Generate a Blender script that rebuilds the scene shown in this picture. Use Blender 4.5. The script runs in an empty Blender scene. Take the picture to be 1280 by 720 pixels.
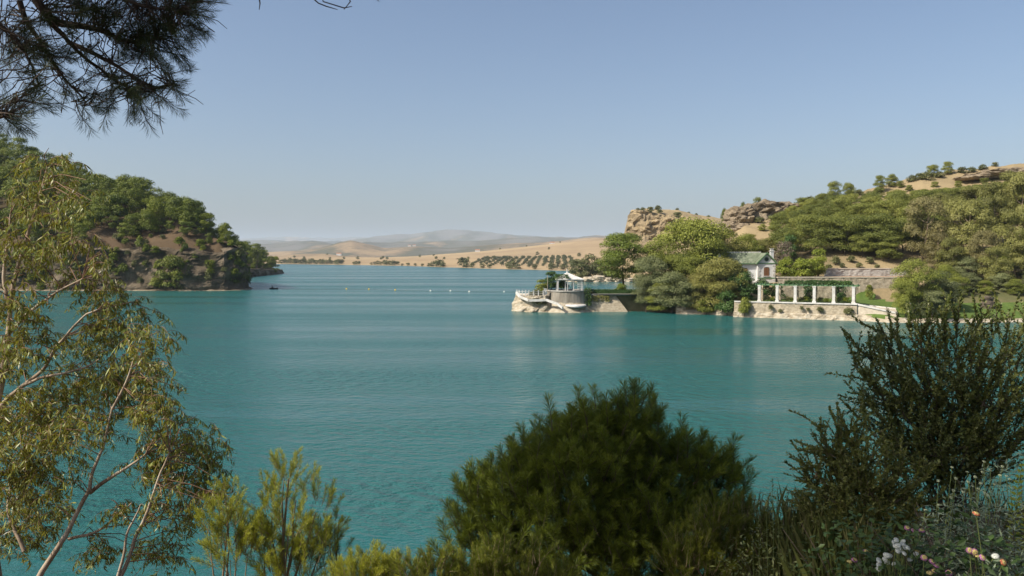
import bpy, math, random
import numpy as np
from mathutils import Vector, Matrix, Quaternion

R = math.radians
SC = bpy.context.scene
COL = SC.collection
rng = np.random.default_rng(11)
random.seed(11)

# ------------------------------------------------------------------ camera, sky, sun, exposure
F, H, HZ = 1000.0, 12.0, 322.0            # focal length in pixels of a 1280 px wide frame, eye height, horizon row
PITCH = math.atan((360 - HZ) / F)
cam = bpy.data.cameras.new('camera')
cam.sensor_width = 36.0
cam.lens = 36.0 * F / 1280.0
cam.clip_start = 0.05
cam.clip_end = 60000
camo = bpy.data.objects.new('camera', cam)
COL.objects.link(camo)
camo.location = (0, 0, H)
camo.rotation_euler = (R(90) - PITCH, 0, 0)
SC.camera = camo

SUN_EL, SUN_AZ = 43.0, 246.0              # azimuth clockwise from +Y
w = bpy.data.worlds.new('World')
SC.world = w
w.use_nodes = True
wn = w.node_tree
sky = wn.nodes.new('ShaderNodeTexSky')
sky.sky_type = 'NISHITA'
sky.sun_disc = False
sky.sun_elevation = R(SUN_EL)
sky.sun_rotation = R(SUN_AZ)
sky.altitude = 0
sky.air_density = 0.9
sky.dust_density = 3.0
sky.ozone_density = 2.0
bg = wn.nodes['Background']
bg.inputs['Strength'].default_value = 0.099
wn.links.new(sky.outputs[0], bg.inputs[0])

sl = bpy.data.lights.new('sun', 'SUN')
sl.energy = 4.3
sl.angle = R(0.53)
sl.color = (1.0, 0.93, 0.82)
so = bpy.data.objects.new('sun', sl)
COL.objects.link(so)
sdir = Vector((math.sin(R(SUN_AZ)) * math.cos(R(SUN_EL)), math.cos(R(SUN_AZ)) * math.cos(R(SUN_EL)), math.sin(R(SUN_EL))))
so.rotation_euler = sdir.to_track_quat('Z', 'Y').to_euler()
so.location = (-30, -20, 60)

vs = SC.view_settings
vs.view_transform = 'Standard'
vs.look = 'None'
vs.exposure = 0.55
vs.gamma = 1.0
vs.use_curve_mapping = False
SC.render.engine = 'CYCLES'
cy = SC.cycles
cy.use_denoising = True
cy.max_bounces = 6
cy.diffuse_bounces = 3
cy.glossy_bounces = 2
cy.transmission_bounces = 3
cy.volume_bounces = 1
cy.transparent_max_bounces = 4
cy.caustics_reflective = False
cy.caustics_refractive = False

# ------------------------------------------------------------------ helpers
def P(px, py, Y):
    """world point at depth Y seen at a place of the photograph"""
    x, y = (px - 640) / F, (360 - py) / F
    fy = math.cos(PITCH) + y * math.sin(PITCH)
    fz = -math.sin(PITCH) + y * math.cos(PITCH)
    s = Y / fy
    return np.array((x * s, Y, H + fz * s))

def hz(py, Y):
    return P(640, py, Y)[2]

def X(px, Y):
    return (px - 640) / F * Y

_perm = np.random.default_rng(3).random(65536)
def _h(ix, iy, iz):
    k = (ix.astype(np.int64) * 73856093) ^ (iy.astype(np.int64) * 19349663) ^ (iz.astype(np.int64) * 83492791)
    return _perm[(k ^ (k >> 13)) & 65535]

def vnoise(p):
    p = np.asarray(p, float)
    i = np.floor(p).astype(np.int64)
    f = p - i
    f = f * f * (3 - 2 * f)
    r = 0
    for dx in (0, 1):
        for dy in (0, 1):
            for dz in (0, 1):
                wgt = (f[:, 0] if dx else 1 - f[:, 0]) * (f[:, 1] if dy else 1 - f[:, 1]) * (f[:, 2] if dz else 1 - f[:, 2])
                r = r + wgt * _h(i[:, 0] + dx, i[:, 1] + dy, i[:, 2] + dz)
    return r * 2 - 1

def fbm(p, o=4):
    p = np.asarray(p, float)
    a, r = 1.0, 0
    for _ in range(o):
        r = r + a * vnoise(p)
        p = p * 2.03 + 17.3
        a *= 0.5
    return r

def norm(v):
    v = np.asarray(v, float)
    return v / np.maximum(np.linalg.norm(v, axis=-1, keepdims=True), 1e-9)

def rand_dirs(n):
    return norm(rng.normal(size=(n, 3)))

class MB:
    """collects geometry for one mesh"""
    def __init__(s):
        s.V, s.F, s.M, s.A, s.n = [], [], [], [], 0
    def add(s, V, Fc, mat=0, var=0.5):
        V = np.asarray(V, float).reshape(-1, 3)
        Fc = np.asarray(Fc, np.int64)
        s.V.append(V)
        s.F.append(Fc + s.n)
        s.M.append(np.full(len(Fc), mat))
        s.A.append(np.broadcast_to(np.asarray(var, float), (len(V),)).copy())
        s.n += len(V)
        return s
    def box(s, c, size, rz=0, mat=0, var=0.5, taper=1.0):
        sx, sy, sz = size[0] / 2, size[1] / 2, size[2] / 2
        q = np.array([(-sx, -sy, -sz), (sx, -sy, -sz), (sx, sy, -sz), (-sx, sy, -sz),
                      (-sx * taper, -sy * taper, sz), (sx * taper, -sy * taper, sz), (sx * taper, sy * taper, sz), (-sx * taper, sy * taper, sz)])
        ca, sa = math.cos(rz), math.sin(rz)
        q = np.stack([q[:, 0] * ca - q[:, 1] * sa, q[:, 0] * sa + q[:, 1] * ca, q[:, 2]], 1) + np.asarray(c, float)
        return s.add(q, [(0, 3, 2, 1), (4, 5, 6, 7), (0, 1, 5, 4), (1, 2, 6, 5), (2, 3, 7, 6), (3, 0, 4, 7)], mat, var)
    def tube(s, pts, rad, k=6, mat=0, var=0.5):
        pts = np.asarray(pts, float)
        n = len(pts)
        rad = np.broadcast_to(np.asarray(rad, float), (n,))
        t = np.gradient(pts, axis=0)
        t = norm(t)
        ref = np.where(np.abs(t[:, 2:3]) > 0.9, np.array([[1.0, 0, 0]]), np.array([[0, 0, 1.0]]))
        a = norm(np.cross(t, ref))
        for i in range(1, n):
            if (a[i] * a[i - 1]).sum() < 0:
                a[i] = -a[i]
        b = np.cross(t, a)
        th = np.arange(k) * 2 * math.pi / k
        V = pts[:, None] + rad[:, None, None] * (np.cos(th)[None, :, None] * a[:, None] + np.sin(th)[None, :, None] * b[:, None])
        i, j = np.meshgrid(np.arange(n - 1), np.arange(k), indexing='ij')
        j2 = (j + 1) % k
        Fc = np.stack([i * k + j, i * k + j2, (i + 1) * k + j2, (i + 1) * k + j], -1).reshape(-1, 4)
        s.add(V.reshape(-1, 3), Fc, mat, var)
        if k == 4:
            s.add(V[-1], [(0, 1, 2, 3)], mat, var)
            s.add(V[0], [(3, 2, 1, 0)], mat, var)
        return s
    def lathe(s, c, prof, k=16, mat=0, var=0.5):
        prof = np.asarray(prof, float)
        th = np.arange(k) * 2 * math.pi / k
        V = np.stack([prof[:, :1] * np.cos(th), prof[:, :1] * np.sin(th), np.repeat(prof[:, 1:2], k, 1)], -1) + np.asarray(c, float)
        n = len(prof)
        i, j = np.meshgrid(np.arange(n - 1), np.arange(k), indexing='ij')
        j2 = (j + 1) % k
        return s.add(V.reshape(-1, 3), np.stack([i * k + j, i * k + j2, (i + 1) * k + j2, (i + 1) * k + j], -1).reshape(-1, 4), mat, var)
    def prism(s, poly, z0, z1, mat=0, out0=0.0, var=0.5):
        """vertical wall round a ground polygon with a cap; the foot spread outwards by out0"""
        poly = np.asarray(poly, float)
        c = poly.mean(0)
        foot = poly + norm(poly - c) * out0
        n = len(poly)
        V = np.concatenate([np.c_[foot, np.full(n, z0)], np.c_[poly, np.full(n, z1)]])
        i = np.arange(n)
        j = (i + 1) % n
        s.add(V, np.stack([i, j, n + j, n + i], 1), mat, var)
        tri = [(0, a, a + 1) for a in range(1, n - 1)]
        s.add(np.c_[poly, np.full(n, z1)], tri, mat, var)
        return s
    def mesh(s, name, mats, smooth=False):
        V = np.concatenate(s.V)
        me = bpy.data.meshes.new(name)
        me.vertices.add(len(V))
        me.vertices.foreach_set('co', V.astype(np.float32).ravel())
        loops = np.concatenate([f.ravel() for f in s.F])
        sizes = np.concatenate([np.full(len(f), f.shape[1]) for f in s.F if len(f)])
        me.loops.add(len(loops))
        me.loops.foreach_set('vertex_index', loops.astype(np.int32))
        me.polygons.add(len(sizes))
        st = np.concatenate([[0], np.cumsum(sizes)[:-1]])
        me.polygons.foreach_set('loop_start', st.astype(np.int32))
        me.polygons.foreach_set('loop_total', sizes.astype(np.int32))
        me.polygons.foreach_set('material_index', np.concatenate(s.M).astype(np.int32))
        me.polygons.foreach_set('use_smooth', np.full(len(sizes), smooth))
        at = me.attributes.new('var', 'FLOAT', 'POINT')
        at.data.foreach_set('value', np.concatenate(s.A).astype(np.float32))
        me.update(calc_edges=True)
        for m in (mats if isinstance(mats, (list, tuple)) else [mats]):
            me.materials.append(m)
        return me
    def build(s, name, mats, parent=None, smooth=False):
        return link(name, s.mesh(name, mats, smooth), parent)

def link(name, me, parent=None, loc=None):
    o = bpy.data.objects.new(name, me)
    COL.objects.link(o)
    if parent is not None:
        o.parent = parent
        if loc is None:                       # geometry given in world space: keep it there
            w_ = Vector(parent.location)
            p_ = parent.parent
            while p_ is not None:
                w_ += Vector(p_.location)
                p_ = p_.parent
            o.location = -w_
    if loc is not None:
        o.location = Vector(loc)
    return o

def tag(o, label=None, cat=None, group=None, kind=None):
    if label: o['label'] = label
    if cat: o['category'] = cat
    if group: o['group'] = group
    if kind: o['kind'] = kind
    return o

def thing(name, loc, label, cat, group=None):
    o = bpy.data.objects.new(name, None)
    o.empty_display_size = 0.2
    COL.objects.link(o)
    o.location = Vector([float(v) for v in loc])
    return tag(o, label, cat, group)

def grid_faces(n, m):
    i, j = np.meshgrid(np.arange(n - 1), np.arange(m - 1), indexing='ij')
    a = i * m + j
    return np.stack([a, a + m, a + m + 1, a + 1], -1).reshape(-1, 4)

def leaves(mb, c, nrm, dr, ln, wd, mat=0, var=None, fold=0.0):
    """one diamond per leaf: base, side, tip, side"""
    n = len(c)
    nrm = norm(nrm)
    dr = dr - (dr * nrm).sum(1, keepdims=True) * nrm
    dr = norm(dr)
    sd = np.cross(nrm, dr)
    ln = np.broadcast_to(ln, (n,))[:, None]
    wd = np.broadcast_to(wd, (n,))[:, None]
    V = np.stack([c, c + dr * ln * .45 + sd * wd * .5 + nrm * wd * fold, c + dr * ln, c + dr * ln * .45 - sd * wd * .5 + nrm * wd * fold], 1)
    Fc = np.arange(n * 4).reshape(n, 4)
    if var is None: var = rng.random(n)
    mb.add(V.reshape(-1, 3), Fc, mat, np.repeat(np.broadcast_to(var, (n,)), 4))

# ------------------------------------------------------------------ materials
def new_mat(name):
    m = bpy.data.materials.new(name)
    m.use_nodes = True
    nt = m.node_tree
    return m, nt, nt.nodes['Principled BSDF'], nt.nodes['Material Output']

def nd(nt, typ, **kw):
    n = nt.nodes.new(typ)
    for k, v in kw.items():
        if isinstance(k, str) and hasattr(n, k): setattr(n, k, v)
    return n

def ramp(nt, stops):
    r = nt.nodes.new('ShaderNodeValToRGB')
    e = r.color_ramp.elements
    while len(e) < len(stops): e.new(0.5)
    for i, (p, c) in enumerate(stops):
        e[i].position = p
        e[i].color = (*c, 1)
    return r

def noise_fac(nt, scale, detail=6, rough=0.6, stretch=(1, 1, 1), coord='Object'):
    tc = nt.nodes.new('ShaderNodeTexCoord')
    mp = nt.nodes.new('ShaderNodeMapping')
    mp.inputs['Scale'].default_value = stretch
    nz = nt.nodes.new('ShaderNodeTexNoise')
    nz.inputs['Scale'].default_value = scale
    nz.inputs['Detail'].default_value = detail
    nz.inputs['Roughness'].default_value = rough
    nt.links.new(tc.outputs[coord], mp.inputs[0])
    nt.links.new(mp.outputs[0], nz.inputs['Vector'])
    return nz

def surface(name, stops, scale, rough=0.85, bump=0.3, bscale=None, bdist=0.1, stretch=(1, 1, 1), detail=8, spec=0.25):
    m, nt, b, o = new_mat(name)
    nz = noise_fac(nt, scale, detail, 0.62, stretch)
    r = ramp(nt, stops)
    nt.links.new(nz.outputs[0], r.inputs[0])
    nt.links.new(r.outputs[0], b.inputs['Base Color'])
    b.inputs['Roughness'].default_value = rough
    b.inputs['Specular IOR Level'].default_value = spec
    if bump:
        n2 = noise_fac(nt, bscale or scale * 4, 8, 0.65, stretch)
        bp = nt.nodes.new('ShaderNodeBump')
        bp.inputs['Strength'].default_value = bump
        bp.inputs['Distance'].default_value = bdist
        nt.links.new(n2.outputs[0], bp.inputs['Height'])
        nt.links.new(bp.outputs[0], b.inputs['Normal'])
    return m

def foliage(name, c0, c1, c2=None, trans=0.25, rough=0.55, ov=0.35, spec=0.3, gain=1.0):
    c0, c1, c2 = [tuple(min(.8, v * gain) for v in c) for c in (c0, c1, c2 or c1)]
    """leaf colour from a per-leaf value and a per-object random value"""
    m, nt, b, o = new_mat(name)
    at = nt.nodes.new('ShaderNodeAttribute')
    at.attribute_name = 'var'
    oi = nt.nodes.new('ShaderNodeObjectInfo')
    mx = nt.nodes.new('ShaderNodeMix')
    mx.inputs[0].default_value = ov
    nt.links.new(at.outputs['Fac'], mx.inputs[2])
    nt.links.new(oi.outputs['Random'], mx.inputs[3])
    r = ramp(nt, [(0.1, c0), (0.6, c1), (0.95, c2 or c1)])
    nt.links.new(mx.outputs[0], r.inputs[0])
    nt.links.new(r.outputs[0], b.inputs['Base Color'])
    b.inputs['Roughness'].default_value = rough
    b.inputs['Specular IOR Level'].default_value = spec
    t = nt.nodes.new('ShaderNodeBsdfTranslucent')
    nt.links.new(r.outputs[0], t.inputs[0])
    ms = nt.nodes.new('ShaderNodeMixShader')
    ms.inputs[0].default_value = trans
    nt.links.new(b.outputs[0], ms.inputs[1])
    nt.links.new(t.outputs[0], ms.inputs[2])
    nt.links.new(ms.outputs[0], o.inputs[0])
    return m

def plain(name, c, rough=0.6, spec=0.3, var=0.12, scale=3.0):
    lo = tuple(v * (1 - var) for v in c)
    hi = tuple(min(1, v * (1 + var)) for v in c)
    return surface(name, [(0.3, lo), (0.7, hi)], scale, rough, 0.15, scale * 5, 0.02, spec=spec)

M = {}
M['pine_far'] = foliage('pine_far', (0.038, 0.055, 0.006), (0.092, 0.110, 0.009), (0.150, 0.160, 0.014), 0.2, gain=1.7)
M['pine_mid'] = foliage('pine_mid', (0.042, 0.062, 0.010), (0.10, 0.128, 0.016), (0.15, 0.17, 0.022), 0.2, gain=1.6)
M['pine_hill'] = foliage('pine_hill', (0.045, 0.058, 0.012), (0.110, 0.120, 0.022), (0.17, 0.168, 0.034), 0.2, gain=1.75)
M['broad_grey'] = foliage('broad_grey', (0.07, 0.08, 0.032), (0.15, 0.165, 0.065), (0.21, 0.22, 0.10), 0.2, gain=1.35)
M['broad_green'] = foliage('broad_green', (0.065, 0.080, 0.014), (0.15, 0.165, 0.026), (0.21, 0.215, 0.040), 0.25, gain=1.5)
M['broad_yellow'] = foliage('broad_yellow', (0.10, 0.10, 0.025), (0.20, 0.19, 0.045), (0.26, 0.24, 0.07), 0.2, gain=1.25)
M['bright_shrub'] = foliage('bright_shrub', (0.12, 0.15, 0.02), (0.23, 0.27, 0.03), (0.30, 0.33, 0.05), 0.2)
M['dark_shrub'] = foliage('dark_shrub', (0.02, 0.045, 0.010), (0.045, 0.085, 0.018), (0.07, 0.12, 0.025), 0.15, gain=1.3)
M['bare_shrub'] = foliage('bare_shrub', (0.10, 0.075, 0.06), (0.17, 0.13, 0.09), (0.20, 0.17, 0.10), 0.1)
M['euc_mid'] = foliage('euc_mid', (0.075, 0.078, 0.020), (0.155, 0.155, 0.038), (0.22, 0.21, 0.07), 0.25, gain=1.45)
M['euc_pale'] = foliage('euc_pale', (0.10, 0.085, 0.030), (0.175, 0.155, 0.055), (0.22, 0.20, 0.085), 0.2, gain=1.15)
M['olive_far'] = foliage('olive_far', (0.07, 0.08, 0.04), (0.12, 0.13, 0.065), (0.15, 0.16, 0.08), 0.1)
M['scrub'] = foliage('scrub', (0.05, 0.06, 0.022), (0.11, 0.115, 0.04), (0.16, 0.15, 0.06), 0.12, gain=1.3)
M['needle'] = foliage('needle', (0.045, 0.060, 0.007), (0.105, 0.130, 0.012), (0.17, 0.19, 0.02), 0.3, 0.5, gain=1.35)
M['needle_bright'] = foliage('needle_bright', (0.12, 0.135, 0.014), (0.25, 0.26, 0.026), (0.34, 0.33, 0.05), 0.35, 0.5, gain=1.35)
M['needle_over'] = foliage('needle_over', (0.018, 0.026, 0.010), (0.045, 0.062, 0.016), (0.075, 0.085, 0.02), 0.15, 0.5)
M['euc_leaf'] = foliage('euc_leaf', (0.085, 0.072, 0.012), (0.20, 0.190, 0.018), (0.21, 0.25, 0.08), 0.38, 0.42, 0.12, 0.5, gain=1.55)
M['olive_leaf'] = foliage('olive_leaf', (0.045, 0.058, 0.012), (0.098, 0.112, 0.024), (0.16, 0.162, 0.05), 0.22, 0.45, 0.25, 0.4, gain=1.3)
M['lantana_leaf'] = foliage('lantana_leaf', (0.030, 0.055, 0.014), (0.055, 0.095, 0.022), (0.09, 0.13, 0.03), 0.25, 0.5)
M['grey_leaf'] = foliage('grey_leaf', (0.07, 0.09, 0.055), (0.12, 0.15, 0.09), (0.18, 0.21, 0.14), 0.2, 0.7, gain=1.3)
M['stalk'] = foliage('stalk', (0.14, 0.17, 0.05), (0.20, 0.24, 0.08), (0.25, 0.28, 0.10), 0.2)
M['grass'] = foliage('grass', (0.04, 0.055, 0.012), (0.09, 0.10, 0.022), (0.20, 0.17, 0.07), 0.25)
M['lawn'] = surface('lawn', [(0.3, (0.06, 0.10, 0.018)), (0.7, (0.11, 0.16, 0.03))], 0.8, 0.9, 0.6, 6, 0.1)
M['bark'] = surface('bark', [(0.3, (0.05, 0.04, 0.03)), (0.7, (0.13, 0.10, 0.075))], 6, 0.95, 0.6, 20, 0.03, (1, 1, .25))
M['bark_pale'] = surface('bark_pale', [(0.32, (0.17, 0.115, 0.075)), (0.5, (0.34, 0.26, 0.18)), (0.7, (0.50, 0.42, 0.32))], 5, 0.75, 0.3, 20, 0.01, (1, 1, .3))
M['twig'] = plain('twig', (0.085, 0.062, 0.045), 0.9)
M['twig_red'] = plain('twig_red', (0.22, 0.13, 0.08), 0.8)
M['twig_tan'] = plain('twig_tan', (0.22, 0.16, 0.09), 0.9)
M['white'] = surface('white', [(0.3, (0.42, 0.40, 0.35)), (0.6, (0.62, 0.60, 0.56))], 1.2, 0.7, 0.1, 8, 0.02)
M['plaster'] = surface('plaster', [(0.25, (0.48, 0.47, 0.43)), (0.6, (0.66, 0.66, 0.64))], 0.6, 0.85, 0.2, 6, 0.02)
M['roof'] = surface('roof', [(0.3, (0.09, 0.105, 0.065)), (0.5, (0.155, 0.185, 0.12)), (0.7, (0.25, 0.255, 0.19))], 1.2, 0.7, 0.3, 6, 0.03)
M['green_paint'] = plain('green_paint', (0.11, 0.20, 0.095), 0.6)
M['brown_wood'] = plain('brown_wood', (0.16, 0.075, 0.035), 0.6)
M['dark'] = plain('dark', (0.02, 0.02, 0.022), 0.4)
M['glass'] = plain('glass', (0.02, 0.025, 0.03), 0.08, 0.6)
M['terracotta'] = plain('terracotta', (0.32, 0.15, 0.08), 0.8)
M['yellow'] = plain('yellow', (0.75, 0.50, 0.06), 0.5)
M['whitebuoy'] = plain('whitebuoy', (0.75, 0.74, 0.68), 0.5)
M['rope'] = plain('rope', (0.05, 0.07, 0.06), 0.9)
M['stone'] = surface('stone', [(0.28, (0.22, 0.18, 0.125)), (0.5, (0.37, 0.31, 0.22)), (0.75, (0.50, 0.44, 0.33))], 1.6, 0.9, 0.6, 5, 0.15, (1, 1, 2))
M['concrete'] = surface('concrete', [(0.25, (0.24, 0.22, 0.19)), (0.5, (0.36, 0.34, 0.30)), (0.75, (0.46, 0.43, 0.38))], 0.9, 0.9, 0.3, 6, 0.06, (1, 1, .4))
M['pale_bank'] = surface('pale_bank', [(0.3, (0.22, 0.17, 0.11)), (0.45, (0.40, 0.335, 0.235)), (0.62, (0.54, 0.48, 0.37)), (0.8, (0.60, 0.55, 0.45))], 0.8, 0.9, 1.0, 3, 0.3, (1, 1, 3))
M['drum'] = surface('drum', [(0.3, (0.13, 0.115, 0.09)), (0.5, (0.23, 0.205, 0.165)), (0.7, (0.33, 0.30, 0.25))], 0.7, 0.9, 0.6, 5, 0.1, (1, 1, .22))
M['gravel'] = surface('gravel', [(0.3, (0.42, 0.36, 0.27)), (0.7, (0.60, 0.53, 0.42))], 1.5, 0.95, 0.3)
M['soil'] = surface('soil', [(0.3, (0.05, 0.035, 0.022)), (0.7, (0.13, 0.085, 0.05))], 4, 0.95, 0.8, 20, 0.03)
for nme, c in (('petal_pink', (0.55, 0.22, 0.42)), ('petal_white', (0.80, 0.82, 0.72)), ('petal_yellow', (0.75, 0.60, 0.22)),
               ('petal_orange', (0.65, 0.20, 0.10)), ('petal_cream', (0.62, 0.65, 0.38))):
    M[nme] = foliage(nme, tuple(v * .5 for v in c), tuple(v * .75 for v in c), tuple(v * .9 for v in c), 0.2, 0.6, 0.1)

def rock_mat(name, a, b_, c, strat=3.0):
    m, nt, b, o = new_mat(name)
    n1 = noise_fac(nt, 0.12, 8, 0.65, (1, 1, strat))
    r = ramp(nt, [(0.3, a), (0.5, b_), (0.7, c)])
    nt.links.new(n1.outputs[0], r.inputs[0])
    nt.links.new(r.outputs[0], b.inputs['Base Color'])
    b.inputs['Roughness'].default_value = 0.95
    b.inputs['Specular IOR Level'].default_value = 0.15
    n2 = noise_fac(nt, 0.5, 10, 0.7, (1, 1, strat))
    bp = nt.nodes.new('ShaderNodeBump')
    bp.inputs['Strength'].default_value = 1.0
    bp.inputs['Distance'].default_value = 1.0
    nt.links.new(n2.outputs[0], bp.inputs['Height'])
    nt.links.new(bp.outputs[0], b.inputs['Normal'])
    return m
M['rock'] = rock_mat('rock', (0.15, 0.115, 0.075), (0.27, 0.215, 0.145), (0.37, 0.30, 0.205))
M['rock_gold'] = rock_mat('rock_gold', (0.15, 0.115, 0.07), (0.28, 0.215, 0.13), (0.37, 0.29, 0.185), 2.0)
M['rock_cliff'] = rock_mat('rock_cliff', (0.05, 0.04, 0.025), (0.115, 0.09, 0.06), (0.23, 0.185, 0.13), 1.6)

def land_mat(name, cols, sc=0.05, fine=0.9, k1=0.55, k2=0.35):
    """dry land: attribute var picks the cover, two noises break it up"""
    m, nt, b, o = new_mat(name)
    at = nt.nodes.new('ShaderNodeAttribute')
    at.attribute_name = 'var'
    n1 = noise_fac(nt, sc, 8, 0.65)
    n2 = noise_fac(nt, fine, 6, 0.7)
    a1 = nt.nodes.new('ShaderNodeMath'); a1.operation = 'MULTIPLY_ADD'
    nt.links.new(n1.outputs[0], a1.inputs[0]); a1.inputs[1].default_value = k1
    nt.links.new(at.outputs['Fac'], a1.inputs[2])
    a2 = nt.nodes.new('ShaderNodeMath'); a2.operation = 'MULTIPLY_ADD'
    nt.links.new(n2.outputs[0], a2.inputs[0]); a2.inputs[1].default_value = k2
    nt.links.new(a1.outputs[0], a2.inputs[2])
    a3 = nt.nodes.new('ShaderNodeMath'); a3.operation = 'SUBTRACT'
    nt.links.new(a2.outputs[0], a3.inputs[0]); a3.inputs[1].default_value = (k1 + k2) / 2
    r = ramp(nt, cols)
    nt.links.new(a3.outputs[0], r.inputs[0])
    nt.links.new(r.outputs[0], b.inputs['Base Color'])
    b.inputs['Roughness'].default_value = 0.95
    b.inputs['Specular IOR Level'].default_value = 0.1
    bp = nt.nodes.new('ShaderNodeBump')
    bp.inputs['Strength'].default_value = 0.5
    bp.inputs['Distance'].default_value = 0.3 / fine
    nt.links.new(n2.outputs[0], bp.inputs['Height'])
    nt.links.new(bp.outputs[0], b.inputs['Normal'])
    return m
M['far_land'] = land_mat('far_land', [(0.0, (0.36, 0.265, 0.15)), (0.28, (0.285, 0.205, 0.12)), (0.45, (0.18, 0.14, 0.09)), (0.62, (0.085, 0.085, 0.055)), (0.95, (0.15, 0.14, 0.12))], 0.0035, 0.03, 1.15, 0.8)
M['hill_land'] = land_mat('hill_land', [(0.0, (0.34, 0.26, 0.145)), (0.35, (0.26, 0.20, 0.11)), (0.55, (0.17, 0.14, 0.07)), (0.8, (0.10, 0.105, 0.042))], 0.05, 0.8)
M['pine_floor'] = land_mat('pine_floor', [(0.0, (0.135, 0.090, 0.055)), (0.4, (0.085, 0.062, 0.035)), (0.8, (0.05, 0.05, 0.022))], 0.05, 0.6)

def water_mat():
    m, nt, b, o = new_mat('water')
    tc = nt.nodes.new('ShaderNodeTexCoord')
    def nz(scale, st, det=3, rough=0.55):
        mp = nt.nodes.new('ShaderNodeMapping')
        mp.inputs['Scale'].default_value = st
        mp.inputs['Rotation'].default_value = (0, 0, R(12))
        n = nt.nodes.new('ShaderNodeTexNoise')
        n.inputs['Scale'].default_value = scale
        n.inputs['Detail'].default_value = det
        n.inputs['Roughness'].default_value = rough
        nt.links.new(tc.outputs['Object'], mp.inputs[0])
        nt.links.new(mp.outputs[0], n.inputs['Vector'])
        return n
    # wind ripples, their strength broken into cat's paws by a slow noise
    r1 = nz(1.15, (0.75, 1.0, 1), 4, 0.6)
    r2 = nz(0.3, (0.8, 1.0, 1), 3)
    gust = nz(0.016, (0.22, 2.2, 1), 6, 0.62)
    g = ramp(nt, [(0.40, (0.22,) * 3), (0.6, (1.0,) * 3)])
    nt.links.new(gust.outputs[0], g.inputs[0])
    b1 = nt.nodes.new('ShaderNodeBump')
    b1.inputs['Distance'].default_value = 1.0
    nt.links.new(g.outputs[0], b1.inputs['Strength'])
    nt.links.new(r1.outputs[0], b1.inputs['Height'])
    b2 = nt.nodes.new('ShaderNodeBump')
    b2.inputs['Distance'].default_value = 0.35
    b2.inputs['Strength'].default_value = 0.6
    nt.links.new(r2.outputs[0], b2.inputs['Height'])
    nt.links.new(b1.outputs[0], b2.inputs['Normal'])
    c = ramp(nt, [(0.3, (0.013, 0.090, 0.083)), (0.7, (0.019, 0.106, 0.098))])
    nt.links.new(gust.outputs[0], c.inputs[0])
    ro_ = ramp(nt, [(0.42, (0.14,) * 3), (0.58, (0.26,) * 3)])
    nt.links.new(gust.outputs[0], ro_.inputs[0])
    nt.links.new(ro_.outputs[0], b.inputs['Roughness'])
    nt.links.new(c.outputs[0], b.inputs['Base Color'])
    nt.links.new(b2.outputs[0], b.inputs['Normal'])
    b.inputs['Roughness'].default_value = 0.2
    b.inputs['IOR'].default_value = 1.33
    return m
M['water'] = water_mat()

# ------------------------------------------------------------------ water
wm = MB()
wm.add([(-4000, -300, 0), (4000, -300, 0), (4000, 3200, 0), (-4000, 3200, 0)], [(0, 1, 2, 3)])
tag(wm.build('water', M['water']), 'rippled teal lake water between the wooded shores', kind='structure')

# ------------------------------------------------------------------ far land
def lay(pts, px):
    p = np.array(pts, float)
    return np.interp(px, p[:, 0], p[:, 1])

def shore_d(px):
    return lay([(-400, 1500), (330, 1560), (356, 1500), (430, 1320), (500, 1180), (560, 980), (620, 850), (700, 740), (760, 690), (850, 640), (1800, 640)], px)

def far_layers(px):
    S = shore_d(px)
    zz = lambda pts, d: H + (HZ - lay(pts, px)) * d / F
    L = [(S - 30, -2.0 + 0 * px), (S, 0 * px), (S * 1.04, 1.5 + 0 * px)]
    L.append((S * 1.32, lay([(-400, 10), (356, 9), (500, 8), (600, 9.5), (700, 11), (800, 13), (1800, 15)], px)))
    c4 = [(-400, 316), (330, 320), (356, 319), (380, 317), (405, 317), (430, 320), (470, 321.5), (520, 320), (560, 317), (600, 314), (650, 309), (700, 304), (750, 299), (790, 296), (900, 292), (1800, 290)]
    L.append((2400 + 0 * px, zz(c4, 2400)))
    L.append((2900 + 0 * px, zz(c4, 2400) - 16))
    c6 = [(-400, 310), (340, 315), (380, 313), (400, 310), (425, 303), (440, 301), (455, 305), (480, 311), (520, 308), (560, 311), (600, 308), (660, 305), (700, 302), (740, 297), (790, 295), (1800, 292)]
    L.append((3800 + 0 * px, zz(c6, 3800)))
    L.append((4600 + 0 * px, zz(c6, 3800) - 35))
    c8 = [(-400, 300), (340, 304), (370, 301), (400, 302), (430, 305), (460, 300), (490, 302), (540, 302), (600, 300), (640, 296), (680, 295), (720, 297), (750, 295), (800, 294), (1800, 292)]
    L.append((6500 + 0 * px, zz(c8, 6500)))
    L.append((8000 + 0 * px, zz(c8, 6500) - 70))
    c10 = [(-400, 300), (300, 302), (430, 302), (470, 297), (500, 293.5), (530, 290), (555, 288), (590, 289), (620, 291.5), (650, 295), (700, 298), (800, 300), (1800, 300)]
    L.append((11000 + 0 * px, zz(c10, 11000)))
    L.append((14000 + 0 * px, zz(c10, 11000) - 150))
    c12 = [(-400, 297), (300, 298), (345, 297), (380, 298), (410, 297), (440, 295.5), (470, 298), (520, 301), (800, 301), (1800, 300)]
    L.append((18000 + 0 * px, zz(c12, 18000)))
    L.append((22000 + 0 * px, 0 * px))
    return L

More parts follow.
